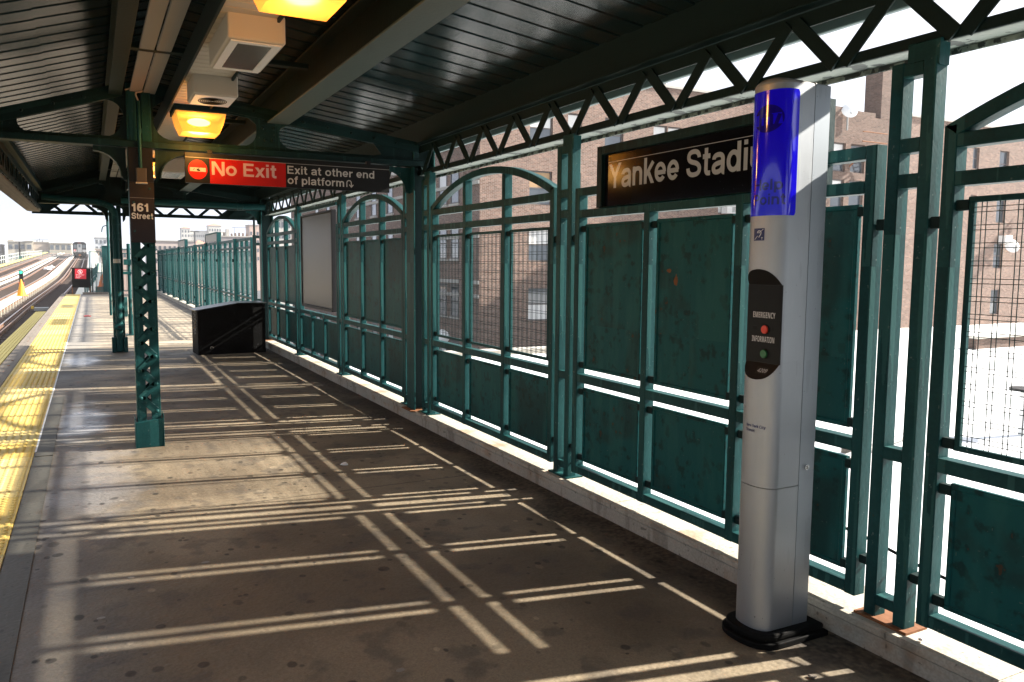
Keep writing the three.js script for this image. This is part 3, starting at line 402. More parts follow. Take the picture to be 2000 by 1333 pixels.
function beam(name, label, x, y0, y1, w, m1, m2) { const t = thing(name, label, 'beam', [x, 0, 0]); mesh('bottom_flange', [bar(-w / 2, w / 2, y0, y0 + 0.014, ROOF_END, ROOF_Z, 0.003)], m1, t); mesh('web', [bar(-0.007, 0.007, y0 + 0.0145, y1, ROOF_END, ROOF_Z, 0.002)], m2, t); mesh('top_flange', [bar(-w / 2, w / 2, y1 + 0.0005, y1 + 0.013, ROOF_END, ROOF_Z, 0.003)], m2, t); return t; }
beam('roof_beam', 'deep I-beam with a broad green underside running the length of the canopy', 1.535, 2.83, 3.12, 0.19, mat([0.055, 0.085, 0.077], 0.6, { bumpMap: T.paintBump, bumpScale: 0.0015 }), M.dark);
beam('roof_beam', 'narrow dark beam running the length of the canopy left of the cable tray', 0.225, 2.95, 3.19, 0.1, M.dark, M.dark);
{   // end lattice across the canopy's far edge
  const t = thing('end_truss', 'dark zigzag lattice closing the far end of the canopy against the sky', 'roof truss', [0, 0, ROOF_END]), p = 0.545;
  mesh('bottom_chord', [bar(-0.88, 2.9, 2.4, 2.46, -0.02, 0.03)], M.dark, t); mesh('top_chord', [bar(-0.88, 2.9, 2.58, 2.66, -0.02, 0.03)], M.dark, t);
  for (let x = -0.375; x < 2.6; x += p) for (const s of [-1, 1]) mesh('diagonal', [strut(V3(x + s * 0.045, 2.44, 0.04), V3(x + s * (p / 2 - 0.045), 2.6, 0.04), 0.05, 0.012, V3(1, 0.4 * -s, 0))], M.dark, t);
  mesh('end_plate', [plate([[-0.88, 2.46], [-0.6, 2.46], [-0.44, 2.58], [-0.88, 2.58]], [], 0.02, 0.012)], M.dark, t); mesh('end_plate', [plate([[2.2, 2.46], [2.9, 2.46], [2.9, 2.58], [2.36, 2.58]], [], 0.02, 0.012)], M.dark, t);
  mesh('gable_sheet', [plate([[-0.895, 2.662], [3.165, 2.662], [3.165, deckY(3.165) + 0.04], [RIDGE, RY + DECK + 0.04], [-0.895, deckY(-0.895) + 0.04]], [], -0.025, 0.02)], M.dark, t);
}

// ---------------------------------------------------------------- things fixed to the canopy
{
  const r = thing('lamp_raceway', 'long slatted metal raceway carrying the lamps under the canopy roof', 'raceway', [0.745, 2.83, 0]);
  for (const s of [-1, 1]) mesh('side_channel', [bar(s > 0 ? 0.14 : -0.155, s > 0 ? 0.155 : -0.14, -0.02, 0.13, ROOF_END + 0.3, 6)], M.dark, r);
  for (let z = 2.2; z > ROOF_END + 0.5; z -= 0.105) mesh('slat', [bar(-0.139, 0.139, 0, 0.012, z - 0.09, z, 0.003)], M.cream, r);
  const c = thing('cable_tray', 'pair of pale boards forming a cable tray above the column line', 'cable tray', [0.43, 2.985, 0]);
  for (let z = 2; z > -8; z -= 2.66) for (const s of [-1, 1]) mesh('board', [bar(s > 0 ? 0.006 : -0.098, s > 0 ? 0.098 : -0.006, 0, 0.018, z - 2.63, z)], M.grey, c);
  for (let z = -8.2; z > -15; z -= 1.0) for (const s of [-1, 1]) mesh('board', [bar(s > 0 ? 0.006 : -0.098, s > 0 ? 0.098 : -0.006, 0, 0.018, z - 0.92, z)], M.grey, c);
  for (let z = -3.3; z > -14; z -= 2.66) tag(mesh('purlin', [bar(0.24, 1.44, 2.985, 3.02, z - 0.04, z + 0.04)].map((g) => g), M.dark), z > -4 ? 'dark purlin under the roof deck nearest the viewer' : z > -7 ? 'dark purlin under the roof deck between the two boxes on the raceway' : z > -9 ? 'dark purlin under the roof deck just past the laced column' : z > -12 ? 'dark purlin under the roof deck halfway between the columns' : 'dark purlin under the roof deck near the farther column', 'beam');
}
const lens = mat([0.95, 0.55, 0.16], 0.35, { emissive: new THREE.Color().setRGB(1, 0.5, 0.07), emissiveIntensity: 0.34, transmission: 0.65, thickness: 0 });
const bulbM = mat([1, 0.9, 0.6], 0.5, { emissive: new THREE.Color().setRGB(1, 0.66, 0.22), emissiveIntensity: 10 });
function frustum(w0, w1, h, d0, d1) {                                // open-bottomed trough upside down: wide at the top
  const a = [[-w0, 0, -d0], [w0, 0, -d0], [w0, 0, d0], [-w0, 0, d0]], b = [[-w1, -h, -d1], [w1, -h, -d1], [w1, -h, d1], [-w1, -h, d1]], pos = []; const q = (p, r, s, t) => pos.push(...p, ...r, ...s, ...p, ...s, ...t);
  const mid = a.map((p, i) => [p[0] * 0.5 + b[i][0] * 0.5 + Math.sign(p[0]) * 0.007, -h * 0.5, p[2] * 0.5 + b[i][2] * 0.5 + Math.sign(p[2]) * 0.007]);
  for (const [u, v] of [[a, mid], [mid, b]]) for (let i = 0; i < 4; i++) { const j = (i + 1) % 4; q(u[i], v[i], v[j], u[j]); } q(b[3], b[2], b[1], b[0]);
  const g = new THREE.BufferGeometry(); g.setAttribute('position', new THREE.Float32BufferAttribute(pos, 3)); flip(g); return metric(g);
}
[[-3.37, 'lit amber lamp hanging nearest the viewer at the top of the view', 0.795], [-7.12, 'lit amber lamp hanging in front of the riveted cross frame', 0.825], [-10.9, 'lit amber lamp partly hidden behind the laced column', 0.75]].forEach(([z, l, x]) => {
  const t = thing('ceiling_lamp', l, 'lamp', [x, 2.83, z], null);
  mesh('housing', [bar(-0.2, 0.2, -0.045, 0.0, -0.2, 0.2, 0.008)], M.dark, t); mesh('lens', [frustum(0.188, 0.14, 0.155, 0.188, 0.15).translate(0, -0.046, 0)], lens, t);
  const b = new THREE.SphereGeometry(0.04, 14, 10); b.scale(2.2, 0.8, 0.9); b.translate(0, -0.1, 0); mesh('bulb', [metric(b)], bulbM, t);
  mesh('reflector', [bar(-0.17, 0.17, -0.052, -0.047, -0.17, 0.17)], M.white, t);
  const L = new THREE.PointLight(new THREE.Color().setRGB(1, 0.46, 0.1), 0.32); L.position.set(x, 2.83 - 0.27, z); L.shadow.radius = 5; L.castShadow = true; scene.add(L);
});
function lampBox(l, z0, z1, y, glass) { const t = thing(glass ? 'ceiling_box' : 'loudspeaker', l, glass ? 'light box' : 'loudspeaker', [0.785, y, (z0 + z1) / 2]), d = (z1 - z0) / 2;
  const shell = new RoundedBoxGeometry(0.285, 0.14, 2 * d, 2, 0.012); shell.translate(0, 0.07, 0); mesh('housing', [metric(shell)], M.cream, t);
  if (glass) { mesh('bezel', [bar(-0.125, -0.085, -0.008, -0.001, -d + 0.02, d - 0.02), bar(0.085, 0.125, -0.008, -0.001, -d + 0.02, d - 0.02), bar(-0.084, 0.084, -0.008, -0.001, -d + 0.02, -d + 0.06), bar(-0.084, 0.084, -0.008, -0.001, d - 0.06, d - 0.02)].map((g) => g), M.white, t); mesh('glass', [bx(-0.084, 0.084, -0.005, -0.001, -d + 0.0605, d - 0.0605)], mat([0.12, 0.125, 0.115], 0.15), t); }
  else { mesh('face', [bar(-0.13, 0.13, -0.006, -0.001, -d + 0.015, d - 0.015)], M.white, t); const gs = []; for (let k = 1; k < 8; k++) { const g = new THREE.TorusGeometry(k * 0.013, 0.0032, 5, 36).rotateX(Math.PI / 2); g.scale(1, 0.6, 1.35); g.translate(0, -0.007, 0); gs.push(metric(g)); } stuffPart(mesh('grille', gs, M.blackMatte, t)); }
  return t; }
lampBox('big cream light box with an unlit dark glass, between the nearest lamp and the loudspeaker', -4.98, -4.28, 2.705, true); lampBox('small cream loudspeaker with a round grille above the middle lamp', -6.17, -5.78, 2.705, false); lampBox('cream light box beyond the cross frame, right of the laced column', -9.6, -8.9, 2.5, true);
{ const h = thing('box_hanger', 'pale metal hanger strap holding the farther light box', 'bracket', [0.785, 2.645, -9.2]); mesh('strap', [bar(-0.12, 0.12, 0, 0.2, -0.02, 0.02)], M.cream, h); }
{   // hanging exit sign
  const z = -7.37, s = thing('exit_sign', 'black and red hanging sign saying no exit, under the cross frame', 'sign', [1.634, 2.26, z]);
  const map = canvasTexture(2048, 270, (c, w, h) => { c.fillStyle = '#111110'; c.fillRect(0, 0, w, h); c.fillStyle = '#8c8a86'; c.fillRect(0, 40, w, 5); c.fillStyle = '#9c1108'; c.fillRect(222, 45, 728, 225);
    c.fillStyle = '#b3160b'; c.beginPath(); c.arc(112, 150, 88, 0, 7); c.fill(); c.fillStyle = '#a8a39e'; c.fillRect(40, 132, 146, 36);
    c.fillStyle = '#1a1210'; c.beginPath(); c.ellipse(118, 154, 16, 9, 0.3, 0, 7); c.fill(); c.strokeStyle = '#1a1210'; c.lineWidth = 4; c.beginPath(); c.moveTo(70, 156); c.lineTo(84, 140); c.moveTo(110, 150); c.lineTo(128, 130); c.stroke();
    lettering(c, 'No Exit', 238, 190, 122, 620, '#b39a97', 18); lettering(c, 'Exit at other end', 964, 140, 76, 920, '#b5b2ac', 16); lettering(c, 'of platform', 964, 236, 76, 590, '#b5b2ac', 16);
    c.strokeStyle = '#b5b2ac'; c.lineWidth = 10; c.beginPath(); c.moveTo(1580, 236); c.lineTo(1580, 196); c.arc(1604, 196, 24, Math.PI, 0); c.lineTo(1628, 232); c.moveTo(1606, 212); c.lineTo(1628, 236); c.lineTo(1650, 212); c.stroke(); });
  const W = 0.9, H = 0.252, f = new THREE.PlaneGeometry(2 * W, H); f.translate(0, H / 2, 0.0265); mesh('case', [bar(-W, W, 0, H, -0.025, 0.025, 0.003)], M.black, s);
  mesh('face', [f], new THREE.MeshPhysicalMaterial({ map, roughness: 0.45, specularIntensity: 0.5, side: THREE.DoubleSide }), s); for (const x of [-0.7, 0.7]) mesh('hanger', [bar(x - 0.02, x + 0.02, H, H + 0.03, -0.02, 0.02)], M.black, s);
}
{   // street sign on the column
  const s = thing('street_sign', 'tall dark brown sign on the laced column saying 161 street', 'sign', [0.397, 1.748, -7.422]);
  const map = canvasTexture(400, 1024, (c, w, h) => { c.fillStyle = '#1a110f'; c.fillRect(0, 0, w, h); c.fillStyle = '#8f8b85'; c.fillRect(0, 262, w, 6); lettering(c, '161', 22, 496, 138, 285, '#d0cec5', 21, 8); lettering(c, 'Street', 20, 622, 102, 352, '#d0cec5', 19); });
  mesh('backing', [bar(-0.094, 0.094, 0, 0.5, 0, 0.012, 0.002)], M.black, s); const f = new THREE.PlaneGeometry(0.188, 0.5); f.translate(0, 0.25, 0.0135); mesh('face', [f], new THREE.MeshPhysicalMaterial({ map, roughness: 0.25, specularIntensity: 0.45, side: THREE.DoubleSide }), s);
  const p = thing('cover_plate', 'plain dark panel on the laced column above the street sign', 'panel', [0.397, 2.25, -7.422]); mesh('plate', [bar(-0.094, 0.094, 0, 0.28, 0, 0.01, 0.002)], M.black, p);
  const o = thing('junction_box', 'small grey junction box on the laced column with a conduit rising from it', 'electrical box', [0.397, 2.245, -7.41]); mesh('box', [bar(-0.04, 0.04, 0, 0.115, 0, 0.04, 0.005)], mat([0.07, 0.055, 0.04], 0.6), o); mesh('lid_lip', [bar(-0.045, 0.045, -0.012, -0.001, 0, 0.05, 0.003)], M.cream, o);
  mesh('conduit', [tube(V3(-0.005, 0.116, 0.02), V3(-0.005, 0.66, 0.02), 0.014, 12)], M.green, o); mesh('coupling', [tube(V3(-0.005, 0.4, 0.02), V3(-0.005, 0.44, 0.02), 0.019, 12)], M.green, o); mesh('loose_cable', [curveTube([[-0.005, 0.66, 0.02], [-0.02, 0.72, 0.03], [0.03, 0.74, 0.03], [-0.04, 0.76, 0.02], [-0.1, 0.74, 0.02]], 0.006)], M.cream, o);
}
{   // name sign above the fence
  const z0 = -4.306, z1 = -2.54, s = thing('station_sign', 'long black station name sign mounted on top of the fence beside the help pillar', 'sign', [2.9, 1.957, (z0 + z1) / 2]), w = (z1 - z0) / 2, H = 0.379, F = 0.054;
  mesh('frame_bottom', [bar(-0.05, 0.03, 0, F * 0.02, -w, w)], M.greenShaded, s);
  for (const k of [-1, 1]) mesh('frame_side', [bar(-0.04, 0.05, 0, H, k > 0 ? w - F : -w, k > 0 ? w : -w + F)], M.greenShaded, s); mesh('frame_top', [bar(-0.04, 0.05, H - F, H, -w + F, w - F)], M.greenShaded, s);
  const map = canvasTexture(2048, 400, (c, W, h) => { c.fillStyle = '#101116'; c.fillRect(0, 0, W, h); c.fillStyle = '#b8bcc0'; c.fillRect(0.022 * W, 60, 0.956 * W, 4.5); lettering(c, 'Yankee Stadium', 60, 262, 184, 1824, '#b4b9bf', 17, 4);
    for (let i = 0; i < 9; i++) { c.strokeStyle = '#55575a'; c.lineWidth = 1.5; const x = 900 + 1000 * vn(i * 7.3, 3.1), y = 300 + 90 * vn(i * 3.7, 9.2); c.beginPath(); c.moveTo(x, y); c.lineTo(x + 9, y + 6); c.stroke(); } });
  const f = new THREE.PlaneGeometry(2 * w - 2 * F, H - F).rotateY(-Math.PI / 2); f.translate(-0.012, (H - F) / 2 + 0.001, 0); mesh('back', [bar(-0.01, 0.04, 0.002, H - F, -w + F, w - F, 0.002)], M.black, s);
  mesh('face', [f], new THREE.MeshPhysicalMaterial({ map, roughness: 0.12, specularIntensity: 0.17, side: THREE.DoubleSide }), s);
}
{   // drain pipe at the farther column
  const p = thing('drain_pipe', 'round green drain pipe running under the roof and down the farther column', 'pipe', [0.395, 0, -15.43]), r = 0.055;
  mesh('downpipe', [tube(V3(0.0, 0.02, 0), V3(0.0, 2.3, 0), r, 18)], M.green, p); mesh('elbow', [curveTube([[0, 2.3, 0], [-0.01, 2.42, 0], [-0.1, 2.53, 0], [-0.25, 2.58, 0]], r, 20, 14)], M.green, p);
  mesh('branch_pipe', [tube(V3(-0.25, 2.58, 0), V3(-1.08, 2.64, 0), r, 18)], M.green, p); mesh('cross_pipe', [tube(V3(0.1, 2.63, 0.02), V3(2.5, 2.6, 0.02), 0.06, 18)], M.green, p);
  for (const y of [0.3, 0.45, 1.95, 2.05, 2.2]) mesh('collar', [tube(V3(0, y, 0), V3(0, y + 0.035, 0), r + 0.009, 18)], M.green, p); mesh('pipe_tape', [tube(V3(0, 1.55, 0), V3(0, 1.62, 0), r + 0.002, 18)], M.cream, p);
  mesh('clamp', [bar(-0.075, 0.075, 0.4, 0.5, -0.03, 0.07, 0.006)], M.green, p); mesh('clamp_bolt', [tube(V3(0, 0.45, 0.07), V3(0, 0.45, 0.082), 0.022, 10)], M.black, p); for (const x of [2.0, 2.1]) mesh('collar', [tube(V3(x, 2.606, 0.02), V3(x + 0.03, 2.606, 0.02), 0.07, 18)], M.green, p);
  for (const k of [-1, 1]) mesh('foot', [bar(k > 0 ? 0.062 : -0.125, k > 0 ? 0.125 : -0.062, 0, 0.26, -0.11, 0.03)], M.green, p);
}
// ---------------------------------------------------------------- the help pillar
{
  const CX = 2.475, CZ = -2.42, A = 0.066, Bz = 0.095, X1 = 2.589, X2 = 2.69, P = thing('help_pillar', 'brushed silver help pillar with a blue window and a black call panel', 'help point', [0.028, 0, -0.036]); P.scale.y = 1.006;
  const nose = (e = 0, n = 28) => Array.from({ length: n + 1 }, (_, i) => { const a = Math.PI / 2 + Math.PI * i / n, p = 0.85, c = Math.cos(a), s = Math.sin(a); return [CX + (A + e) * Math.sign(c) * Math.pow(Math.abs(c), p), CZ + (Bz + e) * Math.sign(s) * Math.pow(Math.abs(s), p)]; });   // starts on the viewer's side
  const prism = (pts, y0, y1, bevel = 0) => { const s = new THREE.Shape(pts.map(([x, z]) => new THREE.Vector2(x, -z))); const g = new THREE.ExtrudeGeometry(s, { depth: y1 - y0 - 2 * bevel, bevelEnabled: bevel > 0, bevelThickness: bevel, bevelSize: bevel, bevelOffset: -bevel, bevelSegments: 2 }); g.rotateX(-Math.PI / 2); g.translate(0, y0 + bevel, 0); return metric(g); };
  const smoothNose = (g) => { const p = g.attributes.position, n = g.attributes.normal; for (let i = 0; i < p.count; i++) { if (Math.abs(n.getY(i)) > 0.2) continue; const x = p.getX(i), z = p.getZ(i); if (x < CX - 1e-4) { const v = V3((x - CX) / (A * A), 0, (z - CZ) / (Bz * Bz)).normalize(); n.setXYZ(i, v.x, v.y, v.z); } } return g; };
  const body = (e = 0) => [...nose(e), [X1, CZ - Bz - e], [X1, CZ + Bz + e]];
  const cutX = 2.452, rx = (y0, y1) => [[cutX, y0], [cutX, y1]];
  const shell = (y0, y1) => smoothNose(prism(body(), y0, y1));
  mesh('lower_shell', [shell(0.058, 0.668)], M.steel, P); 
  const mid = mesh('upper_shell', [shell(0.671, 1.12), shell(1.576, 2.312)], M.steel, P);
  // the recess: sloped ledges above and below, cut by the same curved outline
  const slice = (y0, y1, xa) => { const pts = nose().filter(([x]) => x > xa); const k = nose(); const inside = [[xa, CZ + Bz * Math.pow(Math.max(0, 1 - Math.pow((CX - xa) / A, 2)), 0.425)], ...k.filter(([x]) => x >= xa)]; const near = k.filter(([x, z]) => x > xa && z > CZ), farr = k.filter(([x, z]) => x > xa && z <= CZ); const zz = Bz * Math.pow(Math.max(0, 1 - Math.pow((CX - xa) / A, 2 / 0.85)), 0.425); return smoothNose(prism([...near, [xa, CZ + zz], [xa, CZ - zz], ...farr, [X1, CZ - Bz], [X1, CZ + Bz]], y0, y1)); };
  const steps = 8, led = []; for (let i = 0; i < steps; i++) { const f0 = i / steps, x = 2.409 + (cutX - 2.409) * (f0 + 0.5 / steps); led.push([x, 1.12 + 0.067 * f0, 1.12 + 0.067 * (f0 + 1 / steps)], [x, 1.576 - 0.064 * (f0 + 1 / steps), 1.576 - 0.064 * f0]); }
  mesh('recess_shell', [slice(1.187, 1.512, cutX + 0.004), ...led.map(([x, a, b]) => slice(a, b, x + 0.003))], M.steel, P);
  const zAt = (x) => Bz * Math.pow(Math.max(0, 1 - Math.pow(Math.max(0, CX - x) / A, 2 / 0.85)), 0.425);
  const ledge = (ya, yb) => { const pos = [], uvs = [], n = 14; for (let i = 0; i < n; i++) { const xs = [0, 1].map((k) => 2.4091 + (cutX - 2.4091) * (i + k) / n), ys = [0, 1].map((k) => ya + (yb - ya) * (i + k) / n), z = xs.map((x) => zAt(x) + 0.0015), a = [xs[0], ys[0], CZ - z[0]], b = [xs[0], ys[0], CZ + z[0]], c = [xs[1], ys[1], CZ + z[1]], d = [xs[1], ys[1], CZ - z[1]]; pos.push(...a, ...b, ...c, ...a, ...c, ...d); } const g = new THREE.BufferGeometry(); g.setAttribute('position', new THREE.Float32BufferAttribute(pos, 3)); g.computeVertexNormals(); return metric(g); };
  const panel = mesh('call_panel', [bx(cutX, cutX + 0.004, 1.187, 1.512, CZ - 0.0955, CZ + 0.0955)], M.black, P); mesh('panel_ledge', [ledge(1.12, 1.187)], M.black, P); mesh('panel_ledge', [ledge(1.576, 1.512)], M.black, P);
  const face = canvasTexture(512, 880, (c, w, h) => { c.fillStyle = '#0e0e0f'; c.fillRect(0, 0, w, h); c.fillStyle = '#000'; for (let i = -9; i <= 9; i++) for (let j = -9; j <= 9; j++) if (i * i + j * j < 84) { c.beginPath(); c.arc(250 + i * 12, 145 + j * 12, 3.6, 0, 7); c.fill(); } c.strokeStyle = '#26282a'; c.lineWidth = 1; for (let i = -9; i <= 9; i++) for (let j = -9; j <= 9; j++) if (i * i + j * j < 84) { c.beginPath(); c.arc(250 + i * 12, 145 + j * 12, 4.4, 0.4, 1.6); c.stroke(); }
    c.fillStyle = '#c9cacb'; c.textAlign = 'center'; c.font = 'bold 52px sans-serif'; c.save(); c.translate(256, 372); c.scale(345 / c.measureText('EMERGENCY').width, 1.75); c.fillText('EMERGENCY', 0, 0); c.restore(); c.save(); c.translate(256, 650); c.scale(352 / c.measureText('INFORMATION').width, 1.75); c.fillText('INFORMATION', 0, 0); c.restore();
    c.fillStyle = '#000'; c.fillRect(95, 470, 60, 42); c.fillStyle = '#232425'; c.fillRect(95, 466, 60, 4); c.fillStyle = '#000'; c.beginPath(); c.ellipse(405, 486, 13, 20, 0, 0, 7); c.fill(); });
  const pl = new THREE.PlaneGeometry(0.186, 0.32).rotateY(-Math.PI / 2); pl.translate(cutX - 0.0012, 1.3495, CZ); mesh('printed_face', [pl], new THREE.MeshPhysicalMaterial({ map: face, roughness: 0.35, specularIntensity: 0.3, side: THREE.DoubleSide }), panel);
  const btn = (y, m, n) => { const g = new THREE.CylinderGeometry(0.0165, 0.018, 0.009, 24).rotateZ(Math.PI / 2); g.translate(cutX - 0.006, y, CZ + 0.012); mesh('button', [metric(g)], m, P).userData.label = n; const r = new THREE.TorusGeometry(0.0195, 0.0022, 8, 28).rotateY(Math.PI / 2); r.translate(cutX - 0.003, y, CZ + 0.012); mesh('button_ring', [metric(r)], M.black, P); };
  btn(1.327, mat([0.75, 0.05, 0.02], 0.35), 'red emergency button'); btn(1.226, mat([0.01, 0.15, 0.04], 0.35), 'green information button');
  const num = canvasTexture(256, 128, (c, w, h) => { c.fillStyle = '#0c0c0d'; c.fillRect(0, 0, w, h); c.fillStyle = '#b9babb'; c.font = 'italic bold 92px sans-serif'; c.textAlign = 'center'; c.fillText('4209', 128, 98); });
  { const g = new THREE.PlaneGeometry(0.066, 0.034); g.rotateX(-Math.PI / 2); g.rotateY(-Math.PI / 2); const a = Math.atan2(0.067, cutX - 2.4091); g.rotateZ(a); g.translate(2.4325, 1.158, CZ + 0.02); mesh('number_label', [g], new THREE.MeshPhysicalMaterial({ map: num, roughness: 0.4, side: THREE.DoubleSide }), P); }
  // blue window wrapped round the nose
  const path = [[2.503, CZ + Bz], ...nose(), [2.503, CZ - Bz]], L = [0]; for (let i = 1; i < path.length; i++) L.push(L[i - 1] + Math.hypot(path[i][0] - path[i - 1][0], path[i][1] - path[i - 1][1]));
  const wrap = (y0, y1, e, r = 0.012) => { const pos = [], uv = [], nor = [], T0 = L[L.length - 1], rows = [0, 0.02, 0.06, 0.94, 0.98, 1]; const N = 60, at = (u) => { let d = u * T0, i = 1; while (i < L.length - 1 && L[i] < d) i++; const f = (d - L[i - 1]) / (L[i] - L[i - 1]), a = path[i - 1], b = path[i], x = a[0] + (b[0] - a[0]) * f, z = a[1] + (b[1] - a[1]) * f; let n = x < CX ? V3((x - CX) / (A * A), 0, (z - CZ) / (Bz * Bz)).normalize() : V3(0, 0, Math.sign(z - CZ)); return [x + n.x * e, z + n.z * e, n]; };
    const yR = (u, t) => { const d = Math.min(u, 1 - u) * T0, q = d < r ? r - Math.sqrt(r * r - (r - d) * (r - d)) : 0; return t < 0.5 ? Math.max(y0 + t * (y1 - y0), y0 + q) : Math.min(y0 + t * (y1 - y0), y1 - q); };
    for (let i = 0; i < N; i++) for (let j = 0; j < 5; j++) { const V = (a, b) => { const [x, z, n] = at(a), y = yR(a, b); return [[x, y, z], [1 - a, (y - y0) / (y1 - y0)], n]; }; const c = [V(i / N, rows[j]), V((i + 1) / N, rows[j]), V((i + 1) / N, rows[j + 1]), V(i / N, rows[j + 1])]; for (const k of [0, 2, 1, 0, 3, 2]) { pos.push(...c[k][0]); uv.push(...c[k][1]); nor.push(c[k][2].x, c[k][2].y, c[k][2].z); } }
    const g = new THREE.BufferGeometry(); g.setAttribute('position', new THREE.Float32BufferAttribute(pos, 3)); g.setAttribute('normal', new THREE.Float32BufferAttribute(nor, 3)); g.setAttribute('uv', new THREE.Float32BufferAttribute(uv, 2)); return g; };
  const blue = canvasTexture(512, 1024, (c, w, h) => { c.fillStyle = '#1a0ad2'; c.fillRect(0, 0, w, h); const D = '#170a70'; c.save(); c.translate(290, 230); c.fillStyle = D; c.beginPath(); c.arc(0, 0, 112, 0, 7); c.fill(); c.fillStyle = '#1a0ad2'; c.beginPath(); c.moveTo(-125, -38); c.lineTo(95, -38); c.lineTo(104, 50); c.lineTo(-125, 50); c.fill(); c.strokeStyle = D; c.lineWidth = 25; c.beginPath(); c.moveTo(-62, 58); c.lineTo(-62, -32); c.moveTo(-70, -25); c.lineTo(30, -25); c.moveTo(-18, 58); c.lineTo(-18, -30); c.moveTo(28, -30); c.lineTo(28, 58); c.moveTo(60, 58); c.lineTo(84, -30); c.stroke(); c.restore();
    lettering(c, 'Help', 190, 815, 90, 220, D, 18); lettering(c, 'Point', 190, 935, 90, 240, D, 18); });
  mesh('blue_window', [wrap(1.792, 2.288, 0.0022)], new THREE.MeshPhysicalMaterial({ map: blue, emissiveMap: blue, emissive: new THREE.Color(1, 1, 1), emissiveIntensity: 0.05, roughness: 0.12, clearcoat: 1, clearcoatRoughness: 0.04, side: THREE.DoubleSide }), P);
  // back box, caps, base, small fittings
  const back = mesh('back_box', [prism([[X1 + 0.003, CZ - Bz], [X2 - 0.012, CZ - Bz], [X2, CZ - Bz + 0.012], [X2, CZ + Bz - 0.012], [X2 - 0.012, CZ + Bz], [X1 + 0.003, CZ + Bz]], 0.058, 2.318)], M.steelSide, P);
  const cap = (pts, y, h) => { const c = pts.reduce((a, p) => [a[0] + p[0] / pts.length, a[1] + p[1] / pts.length], [0, 0]), pos = [], K = 6; for (let k = 0; k < K; k++) { const f = (t) => { const a = t / K * Math.PI / 2; return [Math.cos(a), Math.sin(a) * h]; }, [s0, h0] = f(k), [s1, h1] = f(k + 1); for (let i = 0; i < pts.length; i++) { const p = pts[i], q = pts[(i + 1) % pts.length], w = (p, s, hh) => [c[0] + (p[0] - c[0]) * s, y + hh, c[1] + (p[1] - c[1]) * s]; pos.push(...w(p, s0, h0), ...w(q, s0, h0), ...w(q, s1, h1), ...w(p, s0, h0), ...w(q, s1, h1), ...w(p, s1, h1)); } } const g = new THREE.BufferGeometry(); g.setAttribute('position', new THREE.Float32BufferAttribute(pos, 3)); g.computeVertexNormals(); return metric(g); };
  mesh('cap', [cap(body(), 2.312, 0.028)], M.grey, P); mesh('cap', [cap([[X1 + 0.003, CZ - Bz], [X2, CZ - Bz + 0.012], [X2, CZ + Bz - 0.012], [X1 + 0.003, CZ + Bz]], 2.318, 0.018)], M.grey, P);
  const foot = (e, x2) => [...nose(e), [x2, CZ - Bz - e], [x2, CZ + Bz + e]].map((p) => p); mesh('foot', [prism(foot(0.055, 2.75), 0, 0.026, 0.004)], M.blackMatte, P); mesh('foot', [prism(foot(0.04, 2.735), 0.0265, 0.057, 0.01)], M.blackMatte, P);
  const lock = new THREE.CylinderGeometry(0.011, 0.011, 0.006, 18).rotateX(Math.PI / 2); lock.translate(2.632, 0.745, CZ + Bz + 0.003); mesh('lock', [metric(lock)], mat([0.5, 0.5, 0.5], 0.25, { metalness: 1 }), P); const key = bx(2.6295, 2.6345, 0.739, 0.751, CZ + Bz + 0.0062, CZ + Bz + 0.0072); mesh('keyhole', [key], M.black, P);
  const ear = canvasTexture(128, 128, (c) => { c.fillStyle = '#1a2a63'; c.fillRect(0, 0, 128, 128); c.strokeStyle = '#cfd2d8'; c.lineWidth = 9; c.beginPath(); c.moveTo(46, 50); c.bezierCurveTo(44, 14, 96, 18, 88, 56); c.bezierCurveTo(84, 76, 66, 76, 66, 96); c.stroke(); c.lineWidth = 6; c.beginPath(); c.moveTo(58, 52); c.bezierCurveTo(58, 34, 76, 36, 74, 54); c.stroke(); c.beginPath(); c.moveTo(12, 116); c.lineTo(50, 78); c.moveTo(84, 34); c.lineTo(116, 8); c.stroke(); c.fillStyle = '#cfd2d8'; c.font = 'bold 34px sans-serif'; c.fillText('T', 92, 118); });
  const decal = (y0, y1, u0, u1, m, n, e = 0.0012) => { const g = wrap(y0, y1, e, 0.0001); const p = g.attributes.uv, keep = []; for (let i = 0; i < p.count; i += 6) { let ok = true; for (let k = 0; k < 6; k++) { const u = 1 - p.getX(i + k); if (u < u0 - 1e-6 || u > u1 + 1e-6) ok = false; } if (ok) keep.push(i); } const out = new THREE.BufferGeometry(); for (const key of ['position', 'normal', 'uv']) { const a = g.attributes[key], arr = []; for (const i of keep) for (let k = 0; k < 6; k++) for (let c = 0; c < a.itemSize; c++) { let v = a.getComponent(i + k, c); if (key === 'uv' && c === 0) v = 1 - (1 - v - u0) / (u1 - u0); arr.push(v); } out.setAttribute(key, new THREE.Float32BufferAttribute(arr, a.itemSize)); } mesh(n, [out], m, P); };
  decal(1.692, 1.742, 25 / 60, 36 / 60, new THREE.MeshPhysicalMaterial({ map: ear, roughness: 0.4, side: THREE.DoubleSide }), 'hearing_loop_sticker');
  const nyct = canvasTexture(512, 160, (c, w, h) => { c.clearRect(0, 0, w, h); c.fillStyle = '#26306e'; c.font = 'bold 62px sans-serif'; c.fillText('New York City', 8, 62); c.fillText('Transit', 8, 136); });
  decal(0.893, 0.936, 14 / 60, 37 / 60, new THREE.MeshPhysicalMaterial({ map: nyct, transparent: true, alphaTest: 0.4, roughness: 0.5, side: THREE.DoubleSide }), 'printed_name');
}

